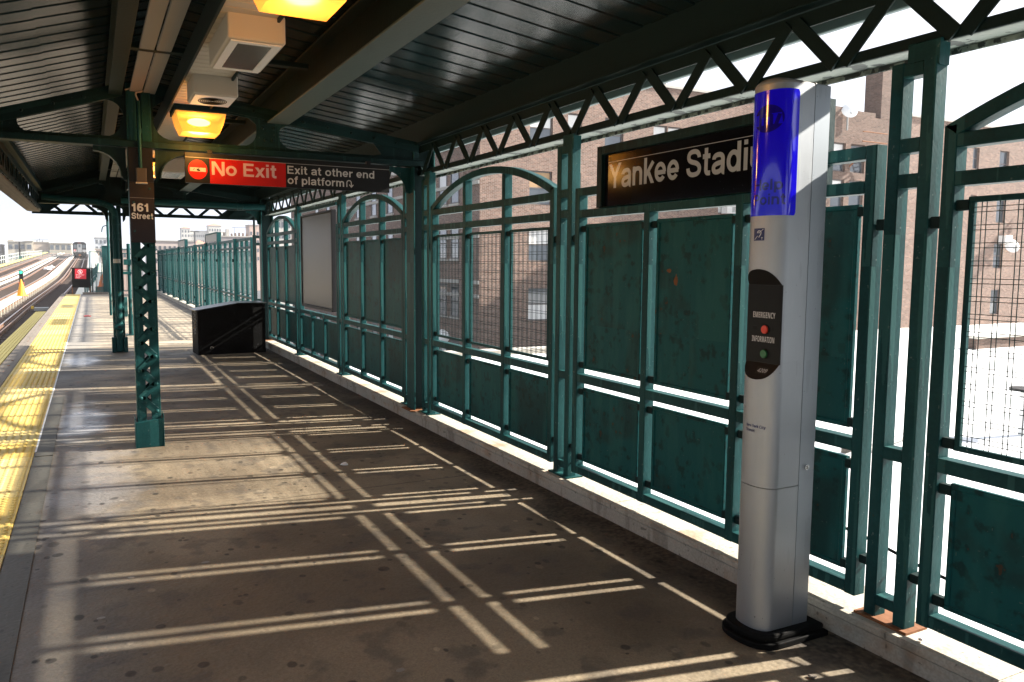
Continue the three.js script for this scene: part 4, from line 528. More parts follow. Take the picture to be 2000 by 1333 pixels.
// ---------------------------------------------------------------- things standing on the platform
{
  const b = thing('sand_bin', 'black steel bin with a sloping lid standing against the fence', 'storage bin', [1.53, 0, -15.0]), W = 1.13, D = 0.58; b.rotation.y = 0.05;
  mesh('body', [plate([[0, 0.0], [W, 0.0], [W, 0.86], [0.66, 0.86], [0, 0.75]], [], D, D, 0.004)], M.blackMatte, b);
  const lidM = mat([0.035, 0.036, 0.038], 0.32, { bumpMap: T.rough, bumpScale: 0.0006 }), lid = mesh('lid', [plate([[-0.035, 0.752], [0.658, 0.868], [0.658, 0.882], [-0.035, 0.766]], [], D + 0.03, D + 0.05, 0.003)], lidM, b); mesh('lid_top', [plate([[0.662, 0.87], [W + 0.02, 0.87], [W + 0.02, 0.884], [0.662, 0.884]], [], D + 0.03, D + 0.05, 0.003)], lidM, b);
  for (const x of [0.2, 0.5]) mesh('hinge', [tube(V3(x, 0.75 + 0.168 * x, -0.02), V3(x + 0.08, 0.75 + 0.168 * (x + 0.08), -0.02), 0.012, 8)], M.black, lid);
  const links = []; for (let i = 0; i < 12; i++) { const g = new THREE.TorusGeometry(0.02, 0.005, 6, 12); if (i % 2) g.rotateY(Math.PI / 2); g.translate(-0.015 - (i % 3) * 0.006, 0.7 - i * 0.03, D - 0.12 + 0.02 * Math.sin(i * 1.7)); links.push(metric(g)); } stuffPart(mesh('chain', links, M.grey, b));
  const hk = new THREE.TorusGeometry(0.022, 0.005, 6, 12, 3.6); hk.translate(0.22, 0.115, D + 0.004); mesh('hook', [metric(hk)], M.cream, b);
}
{
  const u = thing('standpipe', 'green pipe and valve box standing behind the laced column', 'standpipe', [0.69, 0, -18.9]);
  mesh('pipe', [tube(V3(0.02, 0, 0), V3(0.02, 1.95, 0), 0.035)], M.green, u); mesh('sleeve', [tube(V3(0.02, 0.02, 0), V3(0.02, 0.45, 0), 0.05)], M.green, u); mesh('base_plate', [bar(-0.09, 0.13, 0, 0.02, -0.1, 0.1)], M.green, u); mesh('valve_box', [bar(-0.1, -0.035, 0.4, 0.82, -0.06, 0.06, 0.006)], M.teal, u); mesh('arm', [bar(-0.12, 0.1, 1.3, 1.36, -0.04, 0.04)], M.green, u); mesh('head', [bar(-0.08, 0.1, 1.5, 1.62, -0.05, 0.05, 0.006)], M.green, u);
  const s = thing('platform_lamp', 'small green lamp head on a pole past the canopy end', 'lamp post', [0.46, 0, -26]); mesh('pole', [tube(V3(0, 0, 0), V3(0, 3.05, 0), 0.035)], M.green, s); mesh('lamp_head', [bar(-0.25, 0.05, 3.02, 3.16, -0.1, 0.1, 0.02)], M.teal, s); mesh('camera_arm', [curveTube([[0, 2.6, 0], [-0.12, 2.55, 0.05], [-0.16, 2.4, 0.05]], 0.014)], M.dark, s);
}
{   // barrier gate and warning board across the platform's end
  const g = thing('platform_gate', 'green railing gate closing off the end of the platform', 'gate', [0, 0, PLAT_END + 0.1]);
  for (const x of [-0.06, 0.18, 0.42]) mesh('stile', [bar(x - 0.02, x + 0.02, 0.1, 2.0, -0.02, 0.02)], M.teal, g); for (const y of [0.12, 0.98, 1.96]) mesh('rail', [bar(-0.04, 0.44, y, y + 0.04, -0.018, 0.018)], M.teal, g); for (const x of [0.0, 0.06, 0.24, 0.3, 0.36]) mesh('spindle', [bar(x - 0.008, x + 0.008, 0.16, 1.96, -0.008, 0.008)], M.teal, g);
  const n = thing('paper_notice', 'crooked white paper notice tied to the railing gate', 'notice', [0.28, 1.62, PLAT_END + 0.15]); const s = bar(-0.14, 0.14, -0.17, 0.17, -0.003, 0.003); s.rotateZ(0.2); mesh('sheet', [s], M.white, n); const ink = []; for (let i = 0; i < 5; i++) { const l = bx(-0.09, 0.09 - 0.03 * (i % 2), 0.1 - i * 0.045, 0.112 - i * 0.045, 0.0032, 0.004); l.rotateZ(0.2); ink.push(l); } mesh('print', ink, M.grey, n).userData.kind = 'stuff';
  const p = thing('gate_post', 'broad dark green post beside the railing gate at the end of the platform', 'gate post', [0.62, 0, PLAT_END + 0.1]); mesh('post', [bar(-0.16, 0.18, 0, 2.24, -0.08, 0.08, 0.01)], M.green, p); mesh('foot', [bar(-0.22, 0.24, 0, 0.07, -0.12, 0.14)], M.concrete, p); mesh('cap', [bar(-0.18, 0.2, 2.2405, 2.27, -0.1, 0.1)], M.green, p);
  const e = thing('end_fence', 'green railing fence across the platform end between the gate post and the fence', 'fence', [0, 0, PLAT_END + 0.1]); for (const y of [0.12, 1.1, 1.9, 2.1]) mesh('rail', [bar(0.82, 2.86, y, y + 0.05, -0.02, 0.02)], M.teal, e); for (let x = 0.92; x < 2.85; x += 0.14) mesh('spindle', [bar(x - 0.009, x + 0.009, 0.17, 1.9, -0.009, 0.009)], M.teal, e);
  const w = thing('warning_gate', 'black swing barrier with a red warning sign at the track-side end of the platform', 'barrier', [-0.45, 0, PLAT_END + 0.25]);
  const board = bar(-0.38, 0.38, 0.32, 1.2, -0.02, 0.02, 0.005); board.rotateZ(-0.03); mesh('board', [board], M.blackMatte, w); for (const x of [-0.36, 0.36]) mesh('leg', [bar(x - 0.02, x + 0.02, 0, 0.4, -0.02, 0.02)], M.rust, w); mesh('top_bar', [bar(-0.42, 0.52, 1.2, 1.235, -0.02, 0.02)], M.black, w); mesh('post', [bar(0.44, 0.49, 0, 1.2, -0.025, 0.025)], M.black, w); mesh('sill', [bar(0.05, 1.1, 0, 0.1, -0.12, 0.12)], M.wood, w);
  const map = canvasTexture(256, 256, (c) => { c.fillStyle = '#c4162c'; c.fillRect(0, 0, 256, 256); c.strokeStyle = '#eee'; c.lineWidth = 9; c.beginPath(); c.arc(118, 72, 50, 0, 7); c.stroke(); c.beginPath(); c.moveTo(82, 36); c.lineTo(154, 108); c.stroke(); c.fillStyle = '#eee'; c.beginPath(); c.arc(118, 46, 9, 0, 7); c.fill(); c.fillRect(108, 56, 20, 30); c.fillRect(106, 84, 8, 24); c.fillRect(122, 84, 8, 24); c.font = 'bold 31px sans-serif'; c.fillText('Do not enter', 24, 162); c.fillText('or cross', 24, 198); c.fillText('tracks', 24, 234); });
  const f = new THREE.PlaneGeometry(0.46, 0.46); f.rotateZ(-0.03); f.translate(-0.0, 0.95, 0.022); mesh('warning_sign', [f], new THREE.MeshPhysicalMaterial({ map, roughness: 0.5, side: THREE.DoubleSide }), w);
}
function cone(name, label, pos, h, r, m) { const t = thing(name, label, 'traffic cone', pos); const pts = [[r, 0], [r * 0.98, 0.01], [r * 0.12, h], [0.001, h]].map(([x, y]) => new THREE.Vector2(x, y)); mesh('body', [metric(new THREE.LatheGeometry(pts, 18))], m, t); mesh('base', [bar(-r * 1.25, r * 1.25, -0.02, 0.0, -r * 1.25, r * 1.25)], m, t); return t; }
{ const c = cone('traffic_cone', 'orange traffic cone with white marks behind the railing gate', [0.44, 0.34, PLAT_END - 1.2], 0.6, 0.17, M.orange); mesh('white_mark', [bar(0.02, 0.1, 0.15, 0.28, 0.13, 0.135)], M.white, c); mesh('stand', [bar(-0.3, 0.3, -0.34, -0.022, -0.3, 0.3)], M.wood, c); }
// ---------------------------------------------------------------- tracks
const railY = (z) => { const s = Math.max(0, -z - 25); return -1.15 + (s < 50 ? s * s / 100 * 0.0225 : 0.0225 * (s - 25)); }, bend = (z) => 0.85 * sm(45, 100, -z);
const ZS = []; for (let z = 14; z > -260; z -= z > -110 ? 3 : 10) ZS.push(z);
function ribbon(x0, x1, y0, y1, m) {                                // a bar that follows the line's curve and gradient
  const pos = [], P = (x, y, z) => [x + bend(z), railY(z) + y, z], q = (a, b, c, d) => pos.push(...a, ...b, ...c, ...a, ...c, ...d);
  for (let i = 0; i + 1 < ZS.length; i++) { const a = ZS[i], b = ZS[i + 1]; q(P(x0, y1, a), P(x1, y1, a), P(x1, y1, b), P(x0, y1, b)); q(P(x1, y0, a), P(x1, y0, b), P(x1, y1, b), P(x1, y1, a)); q(P(x0, y0, b), P(x0, y0, a), P(x0, y1, a), P(x0, y1, b)); q(P(x0, y0, b), P(x1, y0, b), P(x1, y0, a), P(x0, y0, a)); }
  const g = new THREE.BufferGeometry(); g.setAttribute('position', new THREE.Float32BufferAttribute(pos, 3)); g.computeVertexNormals(); return metric(g);
}
struct('track_bed', [ribbon(-12.2, -1.42, -0.9, -0.19)], M.ballast);
const tieGeo = bar(-1.25, 1.25, -0.16, 0, -0.12, 0.12, 0.01);
[[-2.72, 'nearest railway track, beside the platform edge'], [-5.98, 'middle railway track between the two pale walkways'], [-9.5, 'farthest railway track beside the opposite yellow walkway']].forEach(([x, l], k) => {
  const t = thing('railway_track', l, 'railway track', [0, 0, 0]);
  for (const s of [-1, 1]) { const r = mesh('rail', [ribbon(x + s * 0.69 - 0.035, x + s * 0.69 + 0.035, -0.03, 0), ribbon(x + s * 0.69 - 0.012, x + s * 0.69 + 0.012, -0.12, -0.03), ribbon(x + s * 0.69 - 0.06, x + s * 0.69 + 0.06, -0.145, -0.12)], M.rail, t); mesh('rail_head', [ribbon(x + s * 0.69 - 0.03, x + s * 0.69 + 0.03, 0.001, 0.006)], M.railHead, r); }
  if (k === 0) mesh('guard_rail', [ribbon(x - 0.42, x - 0.36, -0.145, 0.01)], M.rail, t); 
  for (let z = 8, i = 0; z > -180; z -= z > -90 ? 0.62 : 1.0, i++) { const o = new THREE.Mesh(tieGeo, M.tie); o.name = 'tie'; o.position.set(x + bend(z), railY(z) - 0.146, z); o.rotation.y = rr(-0.02, 0.02); o.scale.x = rr(0.94, 1.05); t.add(o); }
});
const walk = (l, xs, m = M.plank) => { const t = thing('track_walkway', l, 'walkway', [0, 0, 0]); for (const [a, b, y] of xs) mesh('plank', [ribbon(a, b, y - 0.06, y)], m, t); return t; };
const w1 = walk('pale plank walkway between the nearest and the middle track', [[-4.8, -4.62, 0.12], [-4.6, -4.42, 0.13], [-4.4, -4.22, 0.12]]);
walk('pale double plank walkway between the middle and the farthest track', [[-8.25, -8.05, 0.1], [-8.03, -7.85, 0.1], [-7.45, -7.28, 0.1], [-7.26, -7.1, 0.1]]);
walk('yellow walkway beside the farthest track', [[-11.9, -11.5, 0.2], [-11.48, -11.1, 0.2]], M.yellowPale);
{ const t = thing('third_rail', 'covered third rail on brackets beside the first plank walkway', 'third rail', [0, 0, 0]); mesh('cover_board', [ribbon(-4.16, -3.96, 0.2, 0.24)], M.plank, t); mesh('conductor', [ribbon(-4.1, -4.02, 0.0, 0.1)], M.rail, t); for (let z = -22; z > -150; z -= 1.6) { const o = mesh('bracket', [bar(-0.02, 0.12, -0.15, 0.199, -0.05, 0.05)], M.cream, t); o.position.set(-4.08 + bend(z), railY(z), z); } }
{ const t = thing('third_rail', 'covered third rail between the two plank rows beyond the middle track', 'third rail', [0, 0, 0]); mesh('conductor', [ribbon(-7.7, -7.6, 0.0, 0.12)], M.rail, t); for (let z = -60; z > -180; z -= 1.6) { const o = mesh('bracket', [bar(-0.05, 0.1, -0.15, 0.15, -0.05, 0.05)], M.black, t); o.position.set(-7.62 + bend(z), railY(z), z); } }
{ const t = thing('yellow_board', 'ribbed yellow board lying between the rails of the nearest track', 'board', [0, 0, 0]); const ys = []; for (let i = 0; i < 5; i++) { const x = -2.66 + i * 0.098; mesh('rib', [bar(x, x + 0.085, -1.19, -1.12 + 0.004 * i, -48.5, -14, 0.006)].map((g) => g), M.yellowPale, t); }
  const e = thing('track_box', 'small grey box at the end of the yellow board in the nearest track', 'track box', [-2.42, -1.02, -49.6]); mesh('body', [bar(-0.36, 0.3, -0.1, 0.06, -0.35, 0.35, 0.01)], M.grey, e); mesh('tag', [bar(-0.5, -0.38, -0.02, 0.14, -0.1, 0.1)], M.yellow, e); }
{   // signal and cones on the line
  const s = thing('track_signal', 'short black track signal showing a green light', 'signal', [-4.83, railY(-72) + 0.05, -72.5]); mesh('mast', [tube(V3(0, 0, 0), V3(0, 0.5, 0), 0.06)], M.rust, s); mesh('head', [bar(-0.14, 0.14, 0.2, 1.36, -0.12, 0.1, 0.03)], M.black, s);
  const lampAt = (y, r, m, n) => { const g = new THREE.CylinderGeometry(r, r, 0.04, 20).rotateX(Math.PI / 2); g.translate(0, y, 0.12); mesh(n, [metric(g)], m, s); const h = new THREE.CylinderGeometry(r + 0.02, r + 0.02, 0.12, 20, 1, true, -Math.PI / 2, Math.PI).rotateX(Math.PI / 2); h.translate(0, y, 0.16); mesh('hood', [metric(h)], M.black, s); };
  lampAt(1.2, 0.12, mat([0.02, 0.4, 0.25], 0.3, { emissive: new THREE.Color().setRGB(0.05, 0.75, 0.45), emissiveIntensity: 0.35 }), 'signal_light'); lampAt(0.88, 0.1, M.black, 'signal_lamp'); lampAt(0.6, 0.1, M.black, 'signal_lamp'); mesh('number_plate', [bar(-0.1, 0.1, 0.26, 0.44, 0.101, 0.11)], M.white, s);
  const c = cone('marker_tent', 'bright orange-yellow marker cone standing on the pale walkway before the signal', [-4.0 + bend(-58), railY(-58) + 0.27, -58], 1.0, 0.27, mat([0.9, 0.42, 0.03], 0.6)); c.userData.category = 'marker cone'; mesh('seam', [strut(V3(0.19, 0.02, 0.19), V3(0.02, 0.98, 0.02), 0.01, 0.02, V3(0, 0, 1))], M.orange, c);
  const rc = thing('red_case', 'dark red box on the pale walkway behind the marker cone', 'equipment box', [-4.35 + bend(-62), railY(-62) + 0.13, -62]); mesh('case', [bar(-0.12, 0.16, 0, 0.75, -0.15, 0.15, 0.01)], M.red, rc); mesh('lid', [bar(-0.14, 0.18, 0.751, 0.79, -0.17, 0.17)], M.red, rc);
  [[-5.7, -128, 'larger white bag lying between the rails of the middle track'], [-5.9, -121, 'smaller white bag lying between the rails of the middle track']].forEach(([x, z, l], i) => { const b = thing('white_bag', l, 'bag', [x + bend(z), railY(z) - 0.1, z]); const g = new THREE.IcosahedronGeometry(0.42 + 0.1 * i, 3); const p = g.attributes.position; for (let k = 0; k < p.count; k++) { const f = 0.8 + 0.4 * vn(p.getX(k) * 4 + i * 9, p.getZ(k) * 4 + p.getY(k) * 3); p.setXYZ(k, p.getX(k) * f, Math.max(-0.05, p.getY(k) * f * 0.55), p.getZ(k) * f * 2); } g.computeVertexNormals(); mesh('sack', [metric(g)], M.white, b); mesh('knot', [tube(V3(0, 0.2, 0), V3(0.05, 0.34, 0.1), 0.05, 8)], M.white, b); });
}
{   // the opposite platform beyond the left edge of the frame
  struct('opposite_platform', [bx(-16.5, -10.7, -1.2, 0, -95, 20)], M.concrete);
  const w = thing('opposite_windscreen', 'green windscreen wall along the back of the opposite platform', 'windscreen', [-16.2, 0, 0]); for (let z = -94; z < 18; z += 2.6) { mesh('sheet', [bar(-0.03, 0.03, 0.2, 2.2, z, z + 2.35)], M.green, w); mesh('post', [bar(-0.06, 0.06, 0, 2.6, z + 2.37, z + 2.57)], M.green, w); }
  const c = thing('opposite_canopy', 'dark canopy roof over the opposite platform', 'canopy', [0, 0, 0]); mesh('roof', [bx(-17, -10.4, 3.05, 3.25, -90, 18)], M.dark, c); mesh('fascia', [bar(-10.42, -10.38, 2.6, 3.26, -90, 18)], M.dark, c); for (let z = -88; z < 18; z += 7.95) mesh('column', [bar(-13.6, -13.4, 0, 3.05, z, z + 0.2)], M.green, c);
}
function railing(label, pts, m, cat = 'railing') { const t = thing('walkway_railing', label, cat, [0, 0, 0]); for (let i = 0; i + 1 < pts.length; i++) { const a = V3(...pts[i]), b = V3(...pts[i + 1]); for (const y of [0.55, 1.1]) mesh('handrail', [tube(a.clone().add(V3(0, y, 0)), b.clone().add(V3(0, y, 0)), 0.035, 8)], m, t); const n = Math.max(1, Math.round(a.distanceTo(b) / 3)); for (let k = 0; k < n; k++) { const p = a.clone().lerp(b, k / n); mesh('post', [tube(p, p.clone().add(V3(0, 1.1, 0)), 0.035, 8)], m, t); } } return t; }
railing('pale railing along the far yellow walkway', [[-11.2, railY(-110) + 0.2, -110], [-11.2, railY(-140) + 0.2, -140], [-11.2, railY(-170) + 0.2, -170], [-9.9, railY(-215), -215]], mat([0.5, 0.55, 0.54], 0.6));
railing('teal railing across the line in the distance left of the train', [[-9, railY(-196), -196], [-6.5, railY(-196), -196.5], [-3.9, railY(-196), -196.2]], M.teal);
railing('green handrail beside the track beyond the platform end', [[-0.3, -0.2, PLAT_END - 1], [0.35, 0.0, -70], [0.85, 0.6, -110]], M.teal);
{ const t = thing('side_walkway', 'yellow-edged walkway continuing beyond the platform end', 'walkway', [0, 0, 0]); mesh('deck', [ribbon(-0.75, 0.35, 0.85, 0.95)], M.plank, t).position.z = 0; }
{ const s = thing('wayside_post', 'thin dark post standing on the far yellow walkway', 'post', [-11.0, railY(-165) + 0.2, -165]); mesh('post', [tube(V3(0, 0, 0), V3(0, 3.0, 0), 0.12, 8)], M.black, s); mesh('base', [bar(-0.25, 0.25, 0, 0.5, -0.2, 0.2)], M.teal, s);
  const w = thing('white_bundle', 'white wrapped bundle with a dark post beside the far walkway at the left edge', 'bundle', [-11.9, railY(-122) + 0.2, -122]); const g = new THREE.IcosahedronGeometry(0.75, 3); const p = g.attributes.position; for (let k = 0; k < p.count; k++) { const f = 0.85 + 0.3 * vn(p.getX(k) * 3 + 4, p.getY(k) * 3 + p.getZ(k) * 2); p.setXYZ(k, p.getX(k) * f * 0.9, p.getY(k) * f * 1.3 + 0.75, p.getZ(k) * f); } g.computeVertexNormals(); mesh('wrap', [metric(g)], M.white, w); mesh('strap', [bar(-0.7, 0.7, 0.7, 0.78, 0.6, 0.72)], M.grey, w); mesh('post', [tube(V3(0.95, 0, 0), V3(0.95, 2.7, 0), 0.13, 8)], M.black, w); }
{   // train
  const t = thing('subway_train', 'silver subway train with a black front coming down the nearest track', 'train', [-2.0, railY(-190) + 0.02, -190]), W = 1.27;
  const prof = [[-W, 0.95], [W, 0.95], [W, 2.85], ...arc(0.62, 2.62, 0.66, 20, 90, 5), ...arc(-0.62, 2.62, 0.66, 90, 160, 5), [-W, 2.85]]; mesh('body', [plate(prof, [], 0, 15.5)], mat([0.55, 0.56, 0.57], 0.35, { metalness: 0.6 }), t);
  mesh('front_mask', [plate(prof.map(([x, y]) => [x * 0.985, (y - 2) * 0.985 + 2]), [], 0.06, 0.055)], M.black, t); for (const s of [-1, 1]) { mesh('windscreen', [bar(s > 0 ? 0.5 : -1.12, s > 0 ? 1.12 : -0.5, 2.0, 2.72, 0.061, 0.08)], M.glass, t); mesh('lower_panel', [bar(s > 0 ? 0.5 : -1.2, s > 0 ? 1.2 : -0.5, 1.2, 1.7, 0.061, 0.075)], mat([0.3, 0.3, 0.31], 0.4), t); mesh('headlight', [bar(s > 0 ? 0.8 : -1.0, s > 0 ? 1.0 : -0.8, 1.1, 1.2, 0.061, 0.09)], M.cream, t); }
  mesh('door', [bar(-0.4, 0.4, 1.15, 2.85, 0.061, 0.1, 0.01)], mat([0.26, 0.27, 0.28], 0.4), t); mesh('door_window', [bar(-0.2, 0.2, 2.15, 2.75, 0.1005, 0.108)], M.glass, t); mesh('route_sign', [bar(-0.26, 0.26, 3.0, 3.12, 0.061, 0.08)], mat([0.2, 0.03, 0.02], 0.5), t); mesh('route_badge', [bar(-1.08, -0.72, 1.35, 1.75, 0.0755, 0.085)], M.red, t); mesh('badge_mark', [bar(-0.94, -0.86, 1.4, 1.7, 0.0855, 0.09), bar(-1.02, -0.86, 1.48, 1.55, 0.0903, 0.093)].map((g) => g), M.white, t).userData.kind = 'stuff';
  mesh('underframe', [bar(-1.2, 1.2, 0.45, 0.945, -15, 0.1)], M.black, t); for (const s of [-1, 1]) mesh('bogie', [bar(s > 0 ? 0.55 : -0.95, s > 0 ? 0.95 : -0.55, 0, 0.445, -3, -0.6)], M.black, t); mesh('coupler', [bar(-0.2, 0.2, 0.35, 0.75, 0.105, 0.4)], M.rust, t);
  const t2 = thing('subway_car', 'second silver car of the subway train behind the leading car', 'train car', [-2.0, railY(-206.5) + 0.02, -206.5]); mesh('body', [plate(prof, [], 0, 15.5)], mat([0.55, 0.56, 0.57], 0.35, { metalness: 0.6 }), t2); mesh('underframe', [bar(-1.2, 1.2, 0.3, 0.945, -15, -0.1)], M.black, t2);
}
// ---------------------------------------------------------------- the brick buildings beyond the fence
struct('flat_roof', [bx(3.4, 20, -2.6, -1.9, -27, 12), bx(20.0, 80, -2.6, -1.9, -30, 12)], M.snowRoof);
{ const p = thing('roof_parapet', 'low pale parapet along the far edge of the white flat roof', 'parapet', [0, 0, 0]); mesh('wall', [bx(3.4, 19.9, -2.6, -1.72, -27.3, -27.003)], M.concrete, p); mesh('coping', [bar(3.4, 19.9, -1.718, -1.66, -27.36, -26.95)], M.stone, p);
  const k = thing('roof_kerb', 'low brick upstand on the white flat roof at the right edge of the view', 'parapet', [0, 0, 0]); mesh('wall', [bx(33.5, 60, -1.897, -1.45, -21.3, -20.9)], M.brickB, k); mesh('coping', [bar(33.4, 60, -1.449, -1.4, -21.4, -20.8)], M.stone, k);
  const v = thing('roof_vent', 'thin vent pipe with a flat cap rising from the white flat roof', 'vent pipe', [17.2, -1.9, -9.6]); mesh('pipe', [tube(V3(0, 0, 0), V3(0, 0.95, 0), 0.1)], M.white, v); mesh('cap', [tube(V3(0, 0.951, 0), V3(0, 1.0, 0), 0.32, 16)], M.black, v);
  const d = thing('roof_duct', 'low dark pipe lying across the white flat roof', 'pipe', [0, 0, 0]); mesh('pipe', [tube(V3(11, -1.82, -9.4), V3(14.5, -1.82, -10.4), 0.07)], M.grey, d); mesh('support', [bar(12.4, 12.6, -1.899, -1.75, -10.2, -9.7)], M.wood, d); }
// a window set in a wall that faces the viewer (+z) or the platform (-x)
function windowAt(parent, name, face, u0, u1, y0, y1, at, style = 0) {
  const w = u1 - u0, h = y1 - y0, o = new THREE.Group(); o.name = name; o.position.set(face === 'z' ? (u0 + u1) / 2 : at, y0, face === 'z' ? at : (u0 + u1) / 2); if (face === 'x') o.rotation.y = -Math.PI / 2; parent.add(o);
  const F = 0.07, dp = 0.02; mesh('frame', [bar(-w / 2, -w / 2 + F, 0, h, -dp, 0.045), bar(w / 2 - F, w / 2, 0, h, -dp, 0.045), bar(-w / 2 + F, w / 2 - F, h - F, h, -dp, 0.044), bar(-w / 2 + F, w / 2 - F, 0, F, -dp, 0.044)], M.sash, o).userData.kind = 'stuff';
  mesh('upper_pane', [bx(-w / 2 + F, w / 2 - F, h / 2 + 0.03, h - F, 0.004, 0.012)], style === 1 ? M.blind : style === 2 ? M.curtain : M.glass, o); mesh('lower_pane', [bx(-w / 2 + F, w / 2 - F, F, h / 2 - 0.03, 0.0, 0.008)], style === 3 ? M.blind : M.glass, o); mesh('sash_rail', [bar(-w / 2 + F, w / 2 - F, h / 2 - 0.03, h / 2 + 0.03, 0, 0.035)], M.sash, o);
  mesh('sill', [bar(-w / 2 - 0.08, w / 2 + 0.08, -0.12, 0, -0.02, 0.12, 0.01)], M.stone, o); mesh('lintel', [bar(-w / 2 - 0.05, w / 2 + 0.05, h, h + 0.1, -0.01, 0.02)], style === 2 ? M.stone : M.sash, o); return o;
}
function skin(parent, x0, x1, y0, y1, z, holes, m) { mesh('facade', [plate([[x0, y0], [x1, y0], [x1, y1], [x0, y1]], holes.map(([a, b, c, d]) => [[a, c], [a, d], [b, d], [b, c]]), z, 0.22)], m, parent); }
const opening = []; const openAt = (p, n, f, a, b, c, d, at, st) => { opening.push([a, b, c, d]); windowAt(p, n, f, a, b, c, d, at - 0.17, st); };
{
  const A = thing('brick_apartment', 'large pinkish-brown brick apartment building behind the arched mesh panel and the station sign', 'building', [0, 0, 0]), x0 = 17.07, zf = -36, top = 11.3;
  mesh('wall', [bx(x0, 38, -9, top, -78, zf - 0.22)], M.brickA, A); mesh('coping', [bar(x0 - 0.1, 38.1, top + 0.001, top + 0.14, zf - 0.4, zf + 0.1), bar(x0 - 0.1, x0 + 0.4, top + 0.001, top + 0.138, -78, zf - 0.401)].map((g) => g), M.stone, A).userData.kind = 'stuff';
  for (const [y0] of [[-7.3], [-4.35], [-1.35], [1.72], [4.6], [7.62]]) { openAt(A, 'window', 'z', 19.86, 21.2, y0, y0 + 1.72, zf, y0 === 1.72 ? 1 : y0 === 4.6 ? 2 : y0 < -1 ? 3 : 1); openAt(A, 'window', 'z', 22.1, 22.95, y0 + 0.3, y0 + 1.75, zf, 1); openAt(A, 'window', 'z', 24.4, 25.6, y0, y0 + 1.72, zf, 0); openAt(A, 'window', 'z', 27.6, 28.55, y0, y0 + 1.62, zf, 1); openAt(A, 'window', 'z', 28.6, 29.55, y0, y0 + 1.62, zf, 1); openAt(A, 'window', 'z', 32.4, 33.6, y0, y0 + 1.72, zf, 3);
    for (const z of [-40.6, -39.0, -43.6, -45.2, -49.3, -52.6, -56.2, -60, -64.4, -68]) windowAt(A, 'window', 'x', z - 0.55, z + 0.55, y0 + 0.1, y0 + 1.75, x0, rnd() < 0.35 ? 1 : 0); }
  skin(A, x0, 38, -9, top, zf, opening.splice(0), M.brickA);
  for (const y of [2.85, 0.55, -0.15, 5.5]) mesh('belt_course', [bar(x0 - 0.09, x0 - 0.002, y, y + 0.18, -77.9, zf - 0.02)], M.stone, A); mesh('corner_shadow_pilaster', [bx(x0 - 0.12, x0 - 0.001, -9, top - 0.01, -38.2, -37.8)], M.brickA, A).name = 'pilaster';
  mesh('roof_cabin', [bx(31, 36, top + 0.15, top + 3.2, -52, -46)], mat([0.6, 0.58, 0.45], 0.8), A); mesh('vent_pipe', [tube(V3(29.1, top, -37), V3(29.1, top + 0.75, -37), 0.06)], M.grey, A); mesh('roof_rail', [tube(V3(27, top + 1.2, -40), V3(36, top + 1.2, -40), 0.04), tube(V3(36, top + 0.1, -40), V3(36, top + 1.2, -40), 0.04)], M.grey, A).userData.kind = 'stuff';
  const ac = (l, x, y, z, f) => { const t = thing('air_conditioner', l, 'air conditioner', [x, y, z]); if (f === 'x') t.rotation.y = -Math.PI / 2; mesh('case', [bar(-0.34, 0.34, 0, 0.46, 0.0, 0.5, 0.015)], M.white, t); for (let i = 0; i < 5; i++) mesh('louvre', [bar(0.02, 0.28, 0.08 + i * 0.065, 0.115 + i * 0.065, 0.501, 0.512)], M.grey, t); mesh('bracket', [strut(V3(0, -0.25, 0.01), V3(0, -0.01, 0.4), 0.03, 0.03)], M.grey, t); };
  ac('white air conditioner seen between the station sign and the teal sheet below it', 33.0, 4.6, zf, 'z'); ac('white air conditioner in a side window seen through the arch behind the exit sign', x0, 7.9, -45.2, 'x'); ac('lower white air conditioner in a side window left of the other one behind the arch', x0, 7.0, -48.2, 'x');
  const dish = (l, pos, r, ry, post) => { const t = thing('satellite_dish', l, 'satellite dish', pos); const g = new THREE.SphereGeometry(r * 1.6, 20, 6, 0, Math.PI * 2, 0, Math.asin(1 / 1.6)); g.translate(0, -r * 1.25, 0); g.rotateX(Math.PI / 2 - 0.4); g.rotateY(ry); mesh('dish', [metric(g)], M.white, t); mesh('arm', [strut(V3(0, -0.1, 0), V3(Math.sin(ry) * r, -r * 0.5, Math.cos(ry) * r * 0.9), 0.04, 0.04)], M.grey, t); mesh('mast', [tube(V3(0, post, -0.1), V3(0, 0, -0.1), 0.05)], M.grey, t); };
  dish('white satellite dish low at the corner of the brick apartment, seen through the mesh', [16.3, -2.3, -39], 0.42, -0.3, -1.0); dish('white satellite dish on the roof of the brick building right of the help pillar', [35.6, 9.75, -29.8], 0.42, -0.5, -1.0); dish('small white satellite dish under a window behind the right mesh panel', [52.2, 5.0, -29.6], 0.45, -0.5, -0.4); dish('lower small white satellite dish beside an air conditioner behind the right mesh panel', [50.4, 2.95, -29.6], 0.45, -0.5, -0.4);
  const B = thing('brick_block', 'dark brown brick building with a chimney right of the help pillar', 'building', [0, 0, 0]); mesh('wall', [bx(34.0, 39.9, -9, 9.6, -44, -30.22)], M.brickB, B); mesh('chimney', [bx(38.45, 39.4, 9.6, 13.4, -31.2, -30.1)], M.brickB, B); mesh('parapet', [bx(34.0, 35.35, 9.6, 9.95, -30.3, -30.004), bx(36.0, 37.9, 9.6, 9.85, -30.3, -30.004)].map((g) => g), M.brickB, B).userData.kind = 'stuff';
  for (const y of [-1.2, 1.8, 4.7, 6.6]) { openAt(B, 'window', 'z', 34.7, 35.7, y, y + 1.5, -30, 1); openAt(B, 'window', 'z', 36.1, 37.2, y, y + 1.5, -30, 0); }
  skin(B, 34, 39.9, -9, 9.6, -30, opening.splice(0), M.brickB);
